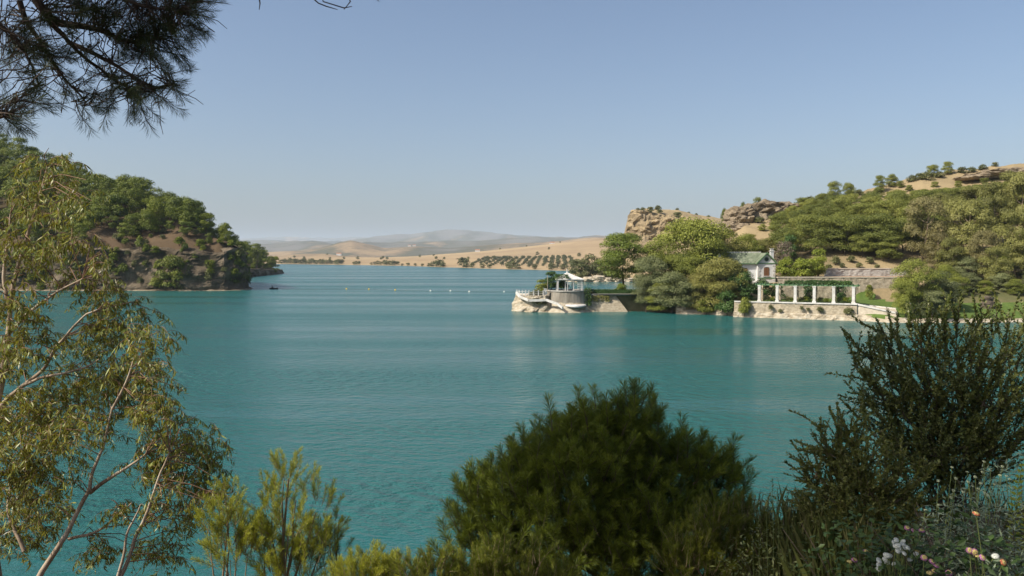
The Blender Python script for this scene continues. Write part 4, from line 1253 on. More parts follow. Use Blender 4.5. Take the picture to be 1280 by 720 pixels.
# quoins
for sx in (-1, 1):
    for k in range(8):
        wq = .62 if k % 2 else .42
        a = MB(); a.box((hx + sx * (gw / 2 - wq / 2 + .04), HD - .045, hb + .35 + k * .53), (wq, .09, .40)); a.build('quoin', M['white'], hs)
for k in range(8):
    wq = .62 if k % 2 else .42
    a = MB(); a.box((mx0 + 5.6 + wq / 2, HD + .96, hb + .35 + k * .53), (wq, .09, .40)); a.build('quoin', M['white'], hs)
def arched(mb, cx, y, z0, wd, hh, n=8):
    V = [(cx - wd / 2, y, z0), (cx + wd / 2, y, z0)]
    for i in range(n + 1):
        t = i / n * math.pi
        V.append((cx + wd / 2 * math.cos(t), y, z0 + hh - .18 + .18 * math.sin(t)))
    mb.add(np.array(V), [tuple(range(len(V)))])
def window(cx, y, z0, wd, hh, par):
    a = MB(); arched(a, cx, y - .03, z0 - .1, wd + .28, hh + .25); fr = a.build('window', M['white'], par)
    for s in (-1, 1):
        a = MB(); a.box((cx + s * wd / 4, y - .07, z0 + hh / 2 - .06), (wd / 2 - .05, .05, hh - .16)); a.build('shutter', M['brown_wood'], fr)
    a = MB(); arched(a, cx, y - .045, z0 + .02, wd, hh - .02); a.build('pane', M['glass'], fr)
    a = MB(); a.box((cx, y - .12, z0 - .1), (wd + .4, .22, .1)); a.build('sill', M['white'], fr)
window(hx, HD, hb + 1.75, 1.15, 1.95, hs)
window(gx0 - 2.55, HD + 1.0, hb + 1.6, 1.15, 1.85, hs)
window(gx0 - 6.5, HD + 1.0, hb + 1.6, 1.15, 1.85, hs)
th = np.linspace(0, 2 * math.pi, 19)[:-1]
a = MB(); a.add([(hx + .52 * math.cos(t), HD - .03, ge + .78 + .52 * math.sin(t)) for t in th], [tuple(range(18))]); oc = a.build('round_window', M['green_paint'], hs)
a = MB(); a.add([(hx + .36 * math.cos(t), HD - .06, ge + .78 + .36 * math.sin(t)) for t in th], [tuple(range(18))]); a.build('pane', M['dark'], oc)
def chimney(cx, y, z0, z1, par):
    a = MB(); a.box((cx, y, (z0 + z1) / 2), (.72, .72, z1 - z0)); ch = a.build('chimney', M['plaster'], par)
    a = MB(); a.box((cx, y, z1 + .06), (.95, .95, .16)); a.box((cx, y, z1 + .32), (.55, .55, .36)); a.box((cx, y, z1 + .55), (.8, .8, .1)); a.build('chimney_cap', M['white'], ch)
chimney(X(964.3, HD + 3), HD + 3, ge + .2, hz(314, HD + 3), g_roof)
chimney(X(892, HD + 4), HD + 4.3, ge + 1.2, hz(317, HD + 4), m_roof)
# hip gable at the far end
a = MB(); quad(a, (X(893, HD), HD + .9, ge), (X(907, HD), HD + .9, ge), (X(900, HD), HD + .9, ga)); a.build('gable_front', M['plaster'], hs)

# shrubs round the house
for i, (px, d, top, wd, k_, lab) in enumerate([
    (934, 167, 350, 30, 'dark_shrub', 'dark green bush before the left wing of the white house'),
    (952, 168, 349, 34, 'dark_shrub', 'dark green bush below the gable of the white house'),
    (970, 168, 354, 22, 'dark_shrub', 'dark low bush at the gable corner of the white house')]):
    rt(px, d, top, wd, kit('shrub', 3500, .055, k_, 1 + i), lab, 'bush', None, 'bush')
for i, (px, d, top, wd) in enumerate([(984, 174.5, 321, 32), (1001, 174, 322, 34), (1016, 174.5, 322, 30)]):
    rt(px, d, top, wd, kit('shrub', 5000, .05, 'bright_shrub', 1 + i), 'bright yellow-green shrub beside the gable of the white house', 'bush', 'bright shrubs beside the house', 'bush')
rt(1022, 176.5, 310, 24, kit('broad', 4000, .05, 'bright_shrub', 3), 'taller bright green tree among the yellow-green shrubs', 'tree')
rt(978, 184, 299, 32, kit('broad', 3000, .04, 'bare_shrub', 4, droop=0), 'thin purplish-brown tree behind the white house gable', 'tree')
rt(962, 196, 296, 40, KY[0], 'yellow-green tree on the slope under the crags', 'tree')

for i, (px, d, top, wd) in enumerate([(938, 214, 292, 30), (952, 222, 290, 30), (966, 228, 286, 30), (946, 205, 300, 34), (926, 210, 295, 30), (974, 214, 294, 30)]):
    rt(px, d, top, wd, (KY, KB)[i % 2][i % 2], 'bushy yellow-green tree on the slope between the crags and the house roof', 'tree', 'bushy trees under the crags')
for i, (px, d, s_) in enumerate([(1036, 183, 1.6), (1044, 186, 2.2), (1052, 184, 1.4), (1064, 187, 2.0), (1074, 184, 1.5), (1086, 186, 1.9), (1096, 183, 1.3)]):
    put_tree('terrace_shrub', (X(px, d), d, right_z(px, d) - .2), s_ * 1.3, s_, SHR[i % 3], 'low shrub on the brown earth above the upper retaining wall', 'bush', 'shrubs above the upper wall')
# ------------------------------------------------------------------ trees on the right hill
HP = [kit('broad', 18000, .024, 'pine_hill', 10 + v, r0=.015) for v in range(4)] + [kit('pine', 18000, .024, 'pine_hill', 20 + v, r0=.015) for v in range(2)]
lst = [(985, 200, 284, 46), (1018, 194, 266, 58), (1056, 193, 268, 62), (1096, 191, 266, 64), (1128, 190, 270, 54), (998, 216, 262, 50), (1034, 214, 254, 58), (1074, 212, 252, 62), (1112, 212, 248, 60),
       (1146, 210, 248, 56), (1012, 236, 248, 44), (1050, 236, 243, 50), (1086, 236, 238, 52), (1120, 236, 236, 54), (984, 232, 262, 40), (1150, 236, 236, 50), (1042, 197, 285, 46), (1078, 190, 288, 48), (1110, 187, 292, 46),
       (1000, 250, 246, 40), (1026, 250, 241, 44), (1062, 250, 238, 44), (1096, 250, 234, 44), (1134, 250, 232, 46), (1166, 248, 230, 46), (1196, 246, 228, 46), (1228, 244, 226, 46), (968, 222, 276, 36), (1016, 226, 256, 48), (1056, 224, 250, 54), (1094, 224, 246, 54), (1132, 224, 244, 54), (1262, 240, 226, 50)]
def grove(d):
    k = int(d > 204) + int(d > 232)
    return ('olive-green pine at the lower edge of the grove above the stone terraces', 'olive-green pine in the middle of the grove above the stone terraces', 'olive-green pine at the top of the grove just below the hill crest')[k], 'tree', ('pines at the lower edge of the grove', 'pines in the middle of the grove', 'pines at the top of the grove')[k]
for i, (px, d, top, wd) in enumerate(lst):
    rt(px, d, top, wd, HP[i % 6], *grove(d), 'pine_tree')
r = np.random.default_rng(15)
occ = [(X(a_, b_), b_) for a_, b_, *_ in lst]
for k in range(900):
    px, d = r.uniform(968, 1300), r.uniform(190, 256)
    x = X(px, d)
    if px > 1160 and d < 215: continue
    if any((x - a_) ** 2 + (d - b_) ** 2 < 24 for a_, b_ in occ): continue
    lim = np.interp(px, [965, 1000, 1040, 1130, 1200, 1240, 1300], [268, 250, 241, 237, 231, 226, 219])
    z0 = right_z(px, d)
    hmax = hz(lim, d) - z0
    if hmax < 2.4: continue
    hh = min(hmax, r.uniform(6, 9.5))
    occ.append((x, d))
    if len(occ) > 92: break
    put_tree('pine_tree', (x, d, z0 - .3), min(hh * r.uniform(.9, 1.15), 9), hh, HP[k % 6], *grove(d))
rt(985, 190, 292, 26, kit('broad', 4000, .05, 'dark_shrub', 5), 'dark green leafy tree at the edge of the pine grove', 'tree')
for i, (px, d, top, wd) in enumerate([(928, 254, 254, 12), (945, 256, 248, 15), (904, 252, 262, 9), (965, 256, 254, 9), (982, 257, 254, 9), (1043, 250, 228, 26), (1060, 250, 230, 18), (1098, 256, 221, 18), (1113, 259, 219, 20), (1124, 256, 228, 18), (1163, 260, 208, 18), (1182, 261, 204, 18)]):
    rt(px, d, top - 2.5, wd * .9, HP[i % 4], 'small pine standing out against the sky on the hill crest', 'tree', 'small pines on the hill crest', 'pine_tree')
for i, (px, d, wd) in enumerate([(1000, 256, 12), (1012, 257, 14), (1025, 257, 12), (1072, 258, 12), (1138, 258, 14), (1147, 258, 14), (1155, 256, 18), (1172, 259, 14), (1200, 260, 14), (1212, 260, 12), (1226, 260, 12), (1240, 261, 9), (917, 250, 8), (956, 252, 8), (936, 251, 8),(948, 238, 14), (968, 240, 12), (975, 236, 12)]):
    z = right_z(px, d)
    s = wd / F * d
    put_tree('hill_bush', (X(px, d), d, z - s * .2), s * 1.2, s * .8, SHR[i % 3], 'dusty green bush on the bare upper hillside', 'bush', 'bushes on the upper hillside')
E_ = [kit('euc', 20000, .022, 'euc_mid', v, 'bark_pale', .016, .9) for v in range(4)]
EP = [kit('euc', 15000, .022, 'euc_pale', v, 'bark_pale', .016, .9) for v in range(2)]
for i, (px, d, top, wd) in enumerate([(1215, 182, 248, 66), (1243, 194, 226, 66), (1278, 194, 216, 66), (1268, 176, 262, 60), (1196, 188, 246, 60), (1190, 174, 296, 50), (1288, 172, 300, 56), (1246, 168, 308, 50), (1320, 180, 235, 70), (1335, 170, 290, 60), (1218, 208, 232, 60), (1262, 212, 214, 56), (1175, 208, 240, 56), (1300, 210, 212, 60)]):
    rt(px, d, top, wd, E_[i % 4], 'tall olive-green eucalyptus on the bank beyond the terraces', 'tree', 'eucalyptus trees on the bank', 'eucalyptus_tree')
for i, (px, d, top, wd) in enumerate([(1152, 186, 244, 62), (1170, 178, 290, 52), (1228, 172, 286, 52)]):
    rt(px, d, top, wd, EP[i % 2], 'pale greyish-brown eucalyptus with thin drooping foliage', 'tree', 'pale eucalyptus trees', 'eucalyptus_tree')
for i, (px, d, top, wd) in enumerate([(1146, 152, 322, 66), (1180, 153, 338, 50)]):
    rt(px, d, top, wd, (KB[1], KG[1])[i], ('bushy green tree at the water edge hiding the end of the ramp', 'shorter grey-green tree on the water edge beside the lawn')[i], 'tree')
rt(1133, 149, 350, 36, KB[2], 'small green tree leaning over the foot of the ramp', 'tree')
rt(1166, 148.6, 362, 44, KG[2], 'low grey-green thicket at the waterline under the bushy trees', 'bush', None, 'bush')
for i, (px, d, top, wd) in enumerate([(1196, 163, 345, 34), (1214, 166, 340, 36), (1232, 164, 350, 30), (1252, 166, 340, 38), (1272, 163, 348, 34), (1292, 165, 340, 38), (1315, 164, 345, 38), (1205, 172, 320, 40), (1240, 174, 318, 44), (1282, 176, 310, 44), (1180, 166, 330, 40), (1310, 174, 315, 44)]):
    rt(px, d, top, wd, (KB, KG)[i % 2][i % 3], 'leafy understorey tree below the tall eucalyptus trees behind the lawn', 'tree', 'understorey trees behind the lawn')
rk = rock_mesh('stump', (X(1236, 155), 155, right_z(1236, 155) + .6), (1.2, 1.0, 1.6), 77, 'bark', 0)
tag(rk, 'reddish weathered stump on the green lakeside lawn', 'stump')

# ------------------------------------------------------------------ far shore trees, olive grove, farmhouses
OL = [one_mesh_tree('shrub', 260, .15, 'olive_far', v) for v in range(4)]
for c_ in range(15):
    for r_ in range(15):
        px0 = 716 - c_ * 9.2
        y = shore_d(np.array([px0]))[0] + 26 + r_ * 17 + c_ * 2.0
        x = X(px0, shore_d(np.array([px0]))[0] + 30) + r_ * 1.0 + random.uniform(-1.3, 1.3)
        if random.random() < .07: continue
        if r_ < 2 and random.random() < .6: continue
        s = random.uniform(3.4, 6.0)
        put_one('olive_tree', (x, y + random.uniform(-1, 1), far_z(x, y) - .3), s * 1.05, s * .9, OL[(c_ + r_) % 4], 'olive tree in the regular grove on the far golden shore', 'tree', 'olive trees of the far grove')
FT = [one_mesh_tree('broad', 420, .13, 'scrub', v) for v in range(4)]
px = 352.0
while px < 500:
    d = shore_d(np.array([px]))[0] + random.uniform(12, 40)
    s = random.uniform(6, 11) * (1 if px < 440 else .7)
    if px < 425 or (468 < px < 500) or random.random() < .5:
        put_one('shore_tree', (X(px, d), d, far_z(X(px, d), d) - .4), s * 1.15, s, FT[int(px) % 4], 'small grey-green tree in the row along the far shore', 'tree', 'row of trees on the far shore')
    px += random.uniform(2.6, 4.4)
for i, (px, s) in enumerate([(503, 4), (510, 5), (519, 4), (528, 4), (540, 6), (545, 9), (550, 10), (554, 7), (536, 5), (579, 13), (583, 7), (590, 6), (603, 6), (612, 5), (636, 8), (641, 9), (648, 6), (668, 6), (690, 7), (704, 6)]):
    d = shore_d(np.array([px]))[0] + 9
    put_one('shore_bush', (X(px, d), d, far_z(X(px, d), d) - .3), s * 1.25, s * .95, FT[i % 4], 'scrubby bush on the far waterline below the golden fields', 'bush', 'bushes on the far waterline')
r = np.random.default_rng(44)
for k in range(26):
    px, d = r.uniform(360, 790), r.uniform(1.12, 2.6) * 900
    d = max(d, shore_d(np.array([px]))[0] * 1.35)
    if d > 2400: continue
    x = X(px, d); s_ = r.uniform(4, 7)
    put_one('field_tree', (x, d, far_z(x, d) - .4), s_ * 1.2, s_, FT[k % 4], 'lone grey-green tree dotted over the far golden fields', 'tree', 'lone trees on the far fields')
for i, (px, d) in enumerate([(424, 2350), (512, 3780), (518, 3800), (597, 2380), (690, 2390)]):
    x = X(px, d); z = far_z(x, d)
    f_ = thing('farmhouse', (x, d, z), 'tiny white farmhouse among the far golden fields', 'house', 'far farmhouses')
    a = MB(); a.box((x, d, z + 2.2), (14, 8, 5.6)); a.build('wall', M['plaster'], f_)
    a = MB(); a.add([(x - 7.5, d - 4.5, z + 5), (x + 7.5, d - 4.5, z + 5), (x + 7.5, d, z + 7.6), (x - 7.5, d, z + 7.6), (x + 7.5, d + 4.5, z + 5), (x - 7.5, d + 4.5, z + 5)], [(0, 1, 2, 3), (3, 2, 4, 5)]); a.build('roof', M['terracotta'], f_)

# ------------------------------------------------------------------ buoys
bpos = [(433, 361.5), (461, 362), (494, 362.8), (538, 364), (563, 364), (586.5, 365), (630, 365)]
for i, (px, py) in enumerate(bpos):
    d = H * F / (py - HZ)
    o = thing('buoy', (X(px, d), d, 0), ('yellow float of the buoy line across the lake' if i < 3 else 'white float of the buoy line across the lake'), 'buoy', ('yellow floats of the buoy line' if i < 3 else 'white floats of the buoy line'))
    c = (X(px, d), d, 0)
    s = .32 if i < 6 else .24
    a = MB(); a.lathe((c[0], c[1], .12), [(0, -s), (s * .7, -s * .7), (s, 0), (s * .7, s * .7), (s * .2, s), (0, s)], 12); a.build('float', M['yellow' if i < 3 else 'whitebuoy'], o, True)
    a = MB(); a.tube([(c[0], c[1], .4), (c[0], c[1], .85)], .05, 6); a.build('eye_bolt', M['dark'], o)
d = H * F / (361.5 - HZ)
bt = thing('rowing_boat', (X(342, d), d, 0), 'tiny dark rowing boat off the wooded headland', 'boat')
bxx = X(342, d)
Vh = []
for t in np.linspace(-1, 1, 9):
    wd = .55 * (1 - abs(t) ** 2.4) + .03
    zt = .42 + .18 * t * t
    Vh += [(bxx + t * 1.7, d - wd, zt), (bxx + t * 1.6, d - wd * .6, -.05), (bxx + t * 1.6, d + wd * .6, -.05), (bxx + t * 1.7, d + wd, zt)]
a = MB(); a.add(Vh, grid_faces(9, 4)); a.build('hull', M['dark'], bt)
for t in (-.7, .3):
    a = MB(); a.box((bxx + t, d, .32), (.28, .85, .06)); a.build('seat', M['brown_wood'], bt)
pn = thing('person', (bxx - .6, d, .35), 'person in dark clothes sitting in the tiny rowing boat', 'person')
a = MB(); a.lathe((bxx - .6, d, .3), [(0, 0), (.24, .02), (.22, .3), (.27, .62), (.2, .78), (.08, .84), (.07, .92), (.12, 1.0), (.13, 1.1), (.08, 1.2), (0, 1.22)], 10)
a.tube([(bxx - .55, d - .2, .4), (bxx - .1, d - .2, .55), (bxx + .05, d - .2, .1)], [.1, .08, .05], 6); a.tube([(bxx - .55, d + .2, .4), (bxx - .1, d + .2, .55), (bxx + .05, d + .2, .1)], [.1, .08, .05], 6)
a.tube([(bxx - .6, d - .27, .95), (bxx - .4, d - .33, .7), (bxx - .1, d - .3, .7)], [.08, .06, .04], 6); a.tube([(bxx - .6, d + .27, .95), (bxx - .4, d + .33, .7), (bxx - .1, d + .3, .7)], [.08, .06, .04], 6)
a.build('body', M['dark'], pn, True)
a = MB()
a.tube([(X(px, H * F / (py - HZ)), H * F / (py - HZ), .02) for px, py in [(352, 362.0)] + bpos + [(645, 366)]], .06, 5)
tag(a.build('buoy_rope', M['rope']), 'dark floating rope joining the buoys across the lake', 'rope')
#FOREGROUND#
# ------------------------------------------------------------------ near bank
def near_z(x, y):
    x, y = np.asarray(x, float), np.asarray(y, float)
    yp = np.maximum(y, 0)
    s = np.clip((x - 0.2) / 2.4, 0, 1); s = s * s * (3 - 2 * s)
    zr = 10.4 - 0.14 * np.minimum(yp, 8.5) - 0.85 * np.maximum(yp - 8.5, 0)
    zl = 10.4 - 0.62 * yp
    return zr * s + zl * (1 - s) + 0.04 * np.maximum(-y, 0)
ax_ = np.arange(-70, 71, 1.0); ay_ = np.arange(-60, 30, 0.5)
A, B = np.meshgrid(ax_, ay_, indexing='ij')
Zn = near_z(A, B) + 0.10 * fbm(np.c_[A.ravel() / 1.7, B.ravel() / 1.7, np.zeros(A.size)], 4).reshape(A.shape)
nb = MB(); nb.add(np.stack([A, B, np.maximum(Zn, -2.5)], -1).reshape(-1, 3), grid_faces(len(ax_), len(ay_)))
tag(nb.build('bank_ground', M['soil'], smooth=True), kind='structure')

# ------------------------------------------------------------------ shoots
def needle_shoot(sd, L=0.30, n=120, ln=0.085, wd=0.0034, spread=50, tip=0.15, stem=0.004, bare=0.0):
    r = np.random.default_rng(sd)
    mb = MB()
    bend = r.normal(size=2) * 0.05
    t = bare + (1 - bare) * r.random(n) ** 0.8
    c = np.stack([bend[0] * t ** 2, bend[1] * t ** 2, t * L], 1)
    az = r.random(n) * 6.283
    el = R(spread) * (0.55 + 0.6 * r.random(n)) * (1.15 - 0.55 * t)
    d = np.stack([np.sin(el) * np.cos(az), np.sin(el) * np.sin(az), np.cos(el)], 1)
    l_ = ln * (0.7 + 0.5 * r.random(n))
    sd_ = norm(np.cross(d, norm(r.normal(size=(n, 3)))))
    mid = c + d * l_[:, None] * .55
    end = c + d * l_[:, None] + np.stack([0 * l_, 0 * l_, -0.12 * l_], 1)
    w_ = wd * (0.8 + 0.4 * r.random(n))[:, None]
    V = np.stack([c, mid + sd_ * w_ / 2, end, mid - sd_ * w_ / 2], 1).reshape(-1, 3)
    mb.add(V, np.arange(n * 4).reshape(n, 4), 0, np.repeat(np.clip(0.25 + 0.5 * t + 0.3 * (r.random(n) - .5), 0, 1), 4))
    tt_ = np.linspace(-0.15, 1, 5)
    mb.tube(np.stack([bend[0] * tt_ ** 2, bend[1] * tt_ ** 2, tt_ * L], 1), stem * (1.2 - .7 * tt_.clip(0, 1)), 4, 1)
    return mb

def leafy_shoot(sd, L=0.42, n=46, ln=0.034, wd=0.012, spread=48, droop=0.0, stem=0.0025, curl=0.06, fold=0.12, t0=0.05):
    r = np.random.default_rng(sd)
    mb = MB()
    bend = r.normal(size=2) * curl
    t = np.linspace(t0, 1, n)
    c = np.stack([bend[0] * t ** 2, bend[1] * t ** 2, t * L], 1)
    az = np.arange(n) * 2.4 + r.normal(size=n) * .4
    el = R(spread) * (0.7 + 0.6 * r.random(n)) * (1.1 - .5 * t)
    d = np.stack([np.sin(el) * np.cos(az), np.sin(el) * np.sin(az), np.cos(el)], 1)
    nn = norm(np.stack([-np.cos(el) * np.cos(az), -np.cos(el) * np.sin(az), np.sin(el)], 1) + r.normal(size=(n, 3)) * .35)
    leaves(mb, c, nn, d, ln * (.7 + .5 * r.random(n)) * (1.1 - .35 * t), wd * (.8 + .4 * r.random(n)), 0, r.random(n), fold)
    tt_ = np.linspace(-0.2, 1, 5)
    mb.tube(np.stack([bend[0] * tt_ * abs(tt_), bend[1] * tt_ * abs(tt_), tt_ * L], 1), stem * (1.3 - .8 * tt_.clip(0, 1)), 4, 1)
    return mb

def hanging_spray(sd, L=0.28, n=17, ln=0.090, wd=0.0145):
    """eucalyptus twig: sickle leaves that hang from an arching twig"""
    r = np.random.default_rng(sd)
    mb = MB()
    a0 = r.random() * 6.283
    t = np.linspace(0, 1, 6)
    pts_ = np.stack([np.cos(a0) * L * t * .8, np.sin(a0) * L * t * .8, 0.25 * L * t - 0.75 * L * t ** 2], 1)
    mb.tube(pts_, 0.0026 * (1.3 - .8 * t), 4, 1)
    tl = r.random(n)
    c = np.stack([np.interp(tl, t, pts_[:, i]) for i in range(3)], 1)
    d = norm(np.stack([r.normal(size=n) * .5, r.normal(size=n) * .5, -0.75 - .5 * r.random(n)], 1) + r.normal(size=(n, 3)) * .35)
    nn = norm(np.cross(d, norm(r.normal(size=(n, 3)))))
    sd_ = np.cross(nn, d)
    l_ = (ln * (.65 + .6 * r.random(n)))[:, None]; w_ = (wd * (.75 + .5 * r.random(n)))[:, None]
    cv = (r.normal(size=n) * .12)[:, None]
    def at(u, s): return c + d * l_ * u + sd_ * (w_ * s / 2 + cv * l_ * u * u)
    V = np.stack([at(0, 0), at(.35, 1), at(.7, .75), at(1, 0), at(.7, -.75), at(.35, -1)], 1).reshape(-1, 3)
    b6 = np.arange(n)[:, None] * 6
    Fc = np.concatenate([b6 + np.array([[0, 1, 2, 5]]), b6 + np.array([[5, 2, 3, 4]])])
    mb.add(V, Fc, 0, np.repeat(r.random(n), 6))
    return mb

def frames(dirs, roll):
    z = norm(dirs)
    ref = np.where(np.abs(z[:, 2:3]) > .95, np.array([[1.0, 0, 0]]), np.array([[0, 0, 1.0]]))
    x = norm(np.cross(ref, z)); y = np.cross(z, x)
    c, s = np.cos(roll)[:, None], np.sin(roll)[:, None]
    return x * c + y * s, -x * s + y * c, z

CAMP = np.array([0, 0, H])
def inst_parts(root, name, variants, pos, dirs, scl, mats, limit=300, seed=0):
    """variants: list of MB; the nearest become parts sharing meshes, the rest one part of kind stuff"""
    r = np.random.default_rng(seed + 900)
    n = len(pos)
    roll = r.random(n) * 6.283
    Xa, Ya, Za = frames(np.asarray(dirs, float), roll)
    vi = r.integers(0, len(variants), n)
    scl = np.broadcast_to(scl, (n,))
    mes = [v.mesh(name, mats) for v in variants]
    px = 640 + pos[:, 0] / np.maximum(pos[:, 1], .1) * F
    py = HZ - (pos[:, 2] - H) / np.maximum(pos[:, 1], .1) * F
    inview = (px > -40) & (px < 1320) & (py > -40) & (py < 760) & (pos[:, 1] > .5)
    order = np.argsort(np.linalg.norm(pos - CAMP, axis=1) + np.where(inview, 0, 1000))
    first = order[:limit]; rest = order[limit:]
    rl = np.array(root.location)
    for i in first:
        o = bpy.data.objects.new(name, mes[vi[i]])
        COL.objects.link(o)
        o.parent = root
        s = scl[i]
        p = pos[i] - rl
        o.matrix_basis = Matrix(((Xa[i][0] * s, Ya[i][0] * s, Za[i][0] * s, p[0]), (Xa[i][1] * s, Ya[i][1] * s, Za[i][1] * s, p[1]), (Xa[i][2] * s, Ya[i][2] * s, Za[i][2] * s, p[2]), (0, 0, 0, 1)))
    if len(rest):
        out = MB()
        for v, mb in enumerate(variants):
            sel = rest[vi[rest] == v]
            if not len(sel): continue
            jit = (r.random(len(sel)) - .5) * .5
            for Vv, Ff, Mm, Aa, off in zip(mb.V, mb.F, mb.M, mb.A, np.cumsum([0] + [len(q_) for q_ in mb.V[:-1]])):
                W = (Vv[None, :, 0:1] * Xa[sel][:, None] + Vv[None, :, 1:2] * Ya[sel][:, None] + Vv[None, :, 2:3] * Za[sel][:, None]) * scl[sel][:, None, None] + pos[sel][:, None]
                fl = (Ff - off)[None] + (np.arange(len(sel)) * len(Vv))[:, None, None]
                out.add(W.reshape(-1, 3), fl.reshape(-1, Ff.shape[1]), int(Mm[0]), np.clip(Aa[None] + jit[:, None], 0, 1).ravel())
        tag(out.build(name + '_mass', mats, root), kind='stuff')

def lobe_pts(lobes, n, seed, lo=0.55, up=0.6, outw=0.7, jit=0.3, floor=None, gap=0.0):
    """points in the outer part of lobes (px, py, radius px, depth, squash) and growth directions"""
    r = np.random.default_rng(seed)
    C, Rr = [], []
    for l in lobes:
        px, py, rp, d = l[:4]
        sq = l[4] if len(l) > 4 else 1.0
        C.append(P(px, py, d)); Rr.append((rp / F * d, rp / F * d, rp / F * d * sq))
    C, Rr = np.array(C), np.array(Rr)
    wgt = (Rr[:, 0] * Rr[:, 2])
    i = r.choice(len(C), n, p=wgt / wgt.sum())
    u = norm(r.normal(size=(n, 3)))
    u[:, 2] = np.where(u[:, 2] < -.3, -u[:, 2], u[:, 2])
    rad = lo + (1 - lo) * r.random(n) ** .6
    pos = C[i] + u * Rr[i] * rad[:, None]
    d = norm(u * outw + np.array([0, 0, up]) + r.normal(size=(n, 3)) * jit)
    return pos, d, C, Rr

def skeleton(root, base, C, mats, r0, part='branch', seed=0, top=None):
    r = np.random.default_rng(seed)
    base = np.asarray(base, float)
    top = np.asarray(top if top is not None else C[np.argmax(C[:, 2])], float)
    t = np.linspace(0, 1, 8)[:, None]
    pts_ = base * (1 - t) + top * t + np.c_[0.05 * np.sin(t * 7), 0.05 * np.cos(t * 6), 0 * t]
    a = MB(); a.tube(pts_, r0 * (1 - .8 * t[:, 0]), 8); a.build('trunk', mats, root, True)
    for c in C:
        k = np.clip((c[2] - base[2]) / max(top[2] - base[2], .1) - .22, .15, .9)
        b = base * (1 - k) + top * k
        m = (b + c) / 2 + np.array([0, 0, -.04]) + r.normal(size=3) * .03
        a = MB(); a.tube([b, (b + m) / 2, m, (m + c) / 2 + r.normal(size=3) * .02, c], r0 * np.array([.45, .4, .32, .24, .12]) * (1.1 - .5 * k), 6); a.build(part, mats, root, True)

NS = [needle_shoot(i, .22, 150, .10, .0042, 58) for i in range(6)]
NSB = [needle_shoot(20 + i, .26, 150, .085, .0042, 50) for i in range(6)]
NSO = [needle_shoot(40 + i, .20, 90, .11, .0026, 55, bare=.25) for i in range(6)]

# central dark pine
lob = [(752, 632, 100, 9.0, .95), (788, 550, 40, 9.0, 1.2), (738, 562, 36, 9.2, 1.2), (700, 570, 34, 9.1, 1.1), (765, 580, 50, 8.8), (815, 590, 44, 8.9), (640, 632, 50, 8.8), (612, 650, 44, 8.9), (665, 602, 38, 9.0), (860, 606, 40, 8.9), (892, 612, 32, 9.0), (835, 578, 30, 9.2), (718, 612, 48, 8.6), (600, 668, 34, 8.9),
       (700, 690, 110, 8.7), (810, 690, 100, 8.7), (620, 720, 60, 8.7), (880, 680, 60, 8.7), (750, 800, 170, 9.0)]
pos, dr, C, Rr = lobe_pts(lob, 2900, 3, .45, .75, .65, .32)
base = (1.15, 9.3, float(near_z(1.15, 9.3)))
cp = thing('pine_tree', base, 'bushy dark green young pine rising over the water, spiky shoots all round', 'tree')
skeleton(cp, base, C, M['bark'], .06)
ex = [(725, 500), (745, 490), (690, 512), (785, 488), (800, 490), (770, 500), (812, 505), (650, 560), (662, 545), (600, 590), (585, 612), (572, 640), (905, 560), (920, 575), (868, 545), (850, 540), (925, 600), (880, 560), (630, 580), (567, 668)]
ex = ex + [(a_ + 9, b_ + 14) for a_, b_ in ex] + [(a_ - 11, b_ + 22) for a_, b_ in ex]
exP = np.array([P(a_, b_ + 22, 9.0 + .3 * math.sin(a_)) for a_, b_ in ex])
exD = norm(np.array([((a_ - 750) / 500.0, 0, 1.0) for a_, b_ in ex]) + rng.normal(size=(len(ex), 3)) * .12)
pos = np.concatenate([pos, exP]); dr = np.concatenate([dr, exD])
inst_parts(cp, 'needle_shoot', NS, pos, dr, np.concatenate([rng.uniform(.7, 1.25, len(pos) - len(ex)), rng.uniform(1.0, 1.5, len(ex))]), [M['needle'], M['twig']], 300, 1)

# small bright pine between the eucalyptus and the dark pine
def young_pine(label, base, lobes, n, variants, mats, sc, seed, up=.9, lo=.25, r0=.05, group=None):
    pos, dr, C, Rr = lobe_pts(lobes, n, seed, lo, up, .6, .25)
    o = thing('young_pine', base, label, 'tree', group)
    skeleton(o, base, C, mats[1], r0, seed=seed)
    inst_parts(o, 'needle_shoot', variants, pos, dr, np.random.default_rng(seed).uniform(.7, 1.2, len(pos)) * sc, mats, 300, seed)
    return o
NB = [M['needle_bright'], M['twig_tan']]
NO = [foliage('needle_olive', (0.055, 0.075, 0.008), (0.125, 0.145, 0.014), (0.30, 0.29, 0.035), .3, .5, .3), M['twig_tan']]
young_pine('slender bright yellow-green pine beside the eucalyptus', (-2.35, 8.0, float(near_z(-2.35, 8.0))),
           [(355, 600, 26, 8.0), (370, 625, 34, 8.0), (340, 640, 30, 8.0), (395, 640, 26, 8.1), (360, 672, 38, 7.9), (400, 690, 28, 8.1), (330, 690, 26, 8.0), (365, 730, 50, 8)], 195, NSB, NB, .8, 31, r0=.045)
young_pine('small bright pine sapling against the eucalyptus foliage', (-2.9, 7.8, float(near_z(-2.9, 7.8))),
           [(282, 625, 18, 7.8), (275, 650, 24, 7.8), (295, 665, 24, 7.8), (262, 665, 14, 7.8), (288, 700, 30, 7.8), (310, 690, 16, 7.8)], 93, NSB, NB, .75, 32, r0=.03)
young_pine('dull green thin pine sapling with cones beside the bright slender pine', (-1.75, 8.3, float(near_z(-1.75, 8.3))),
           [(418, 655, 12, 8.3), (412, 680, 14, 8.3), (424, 690, 10, 8.3), (405, 705, 20, 8.3)], 22, NS, [M['needle'], M['twig']], .6, 33, r0=.03)
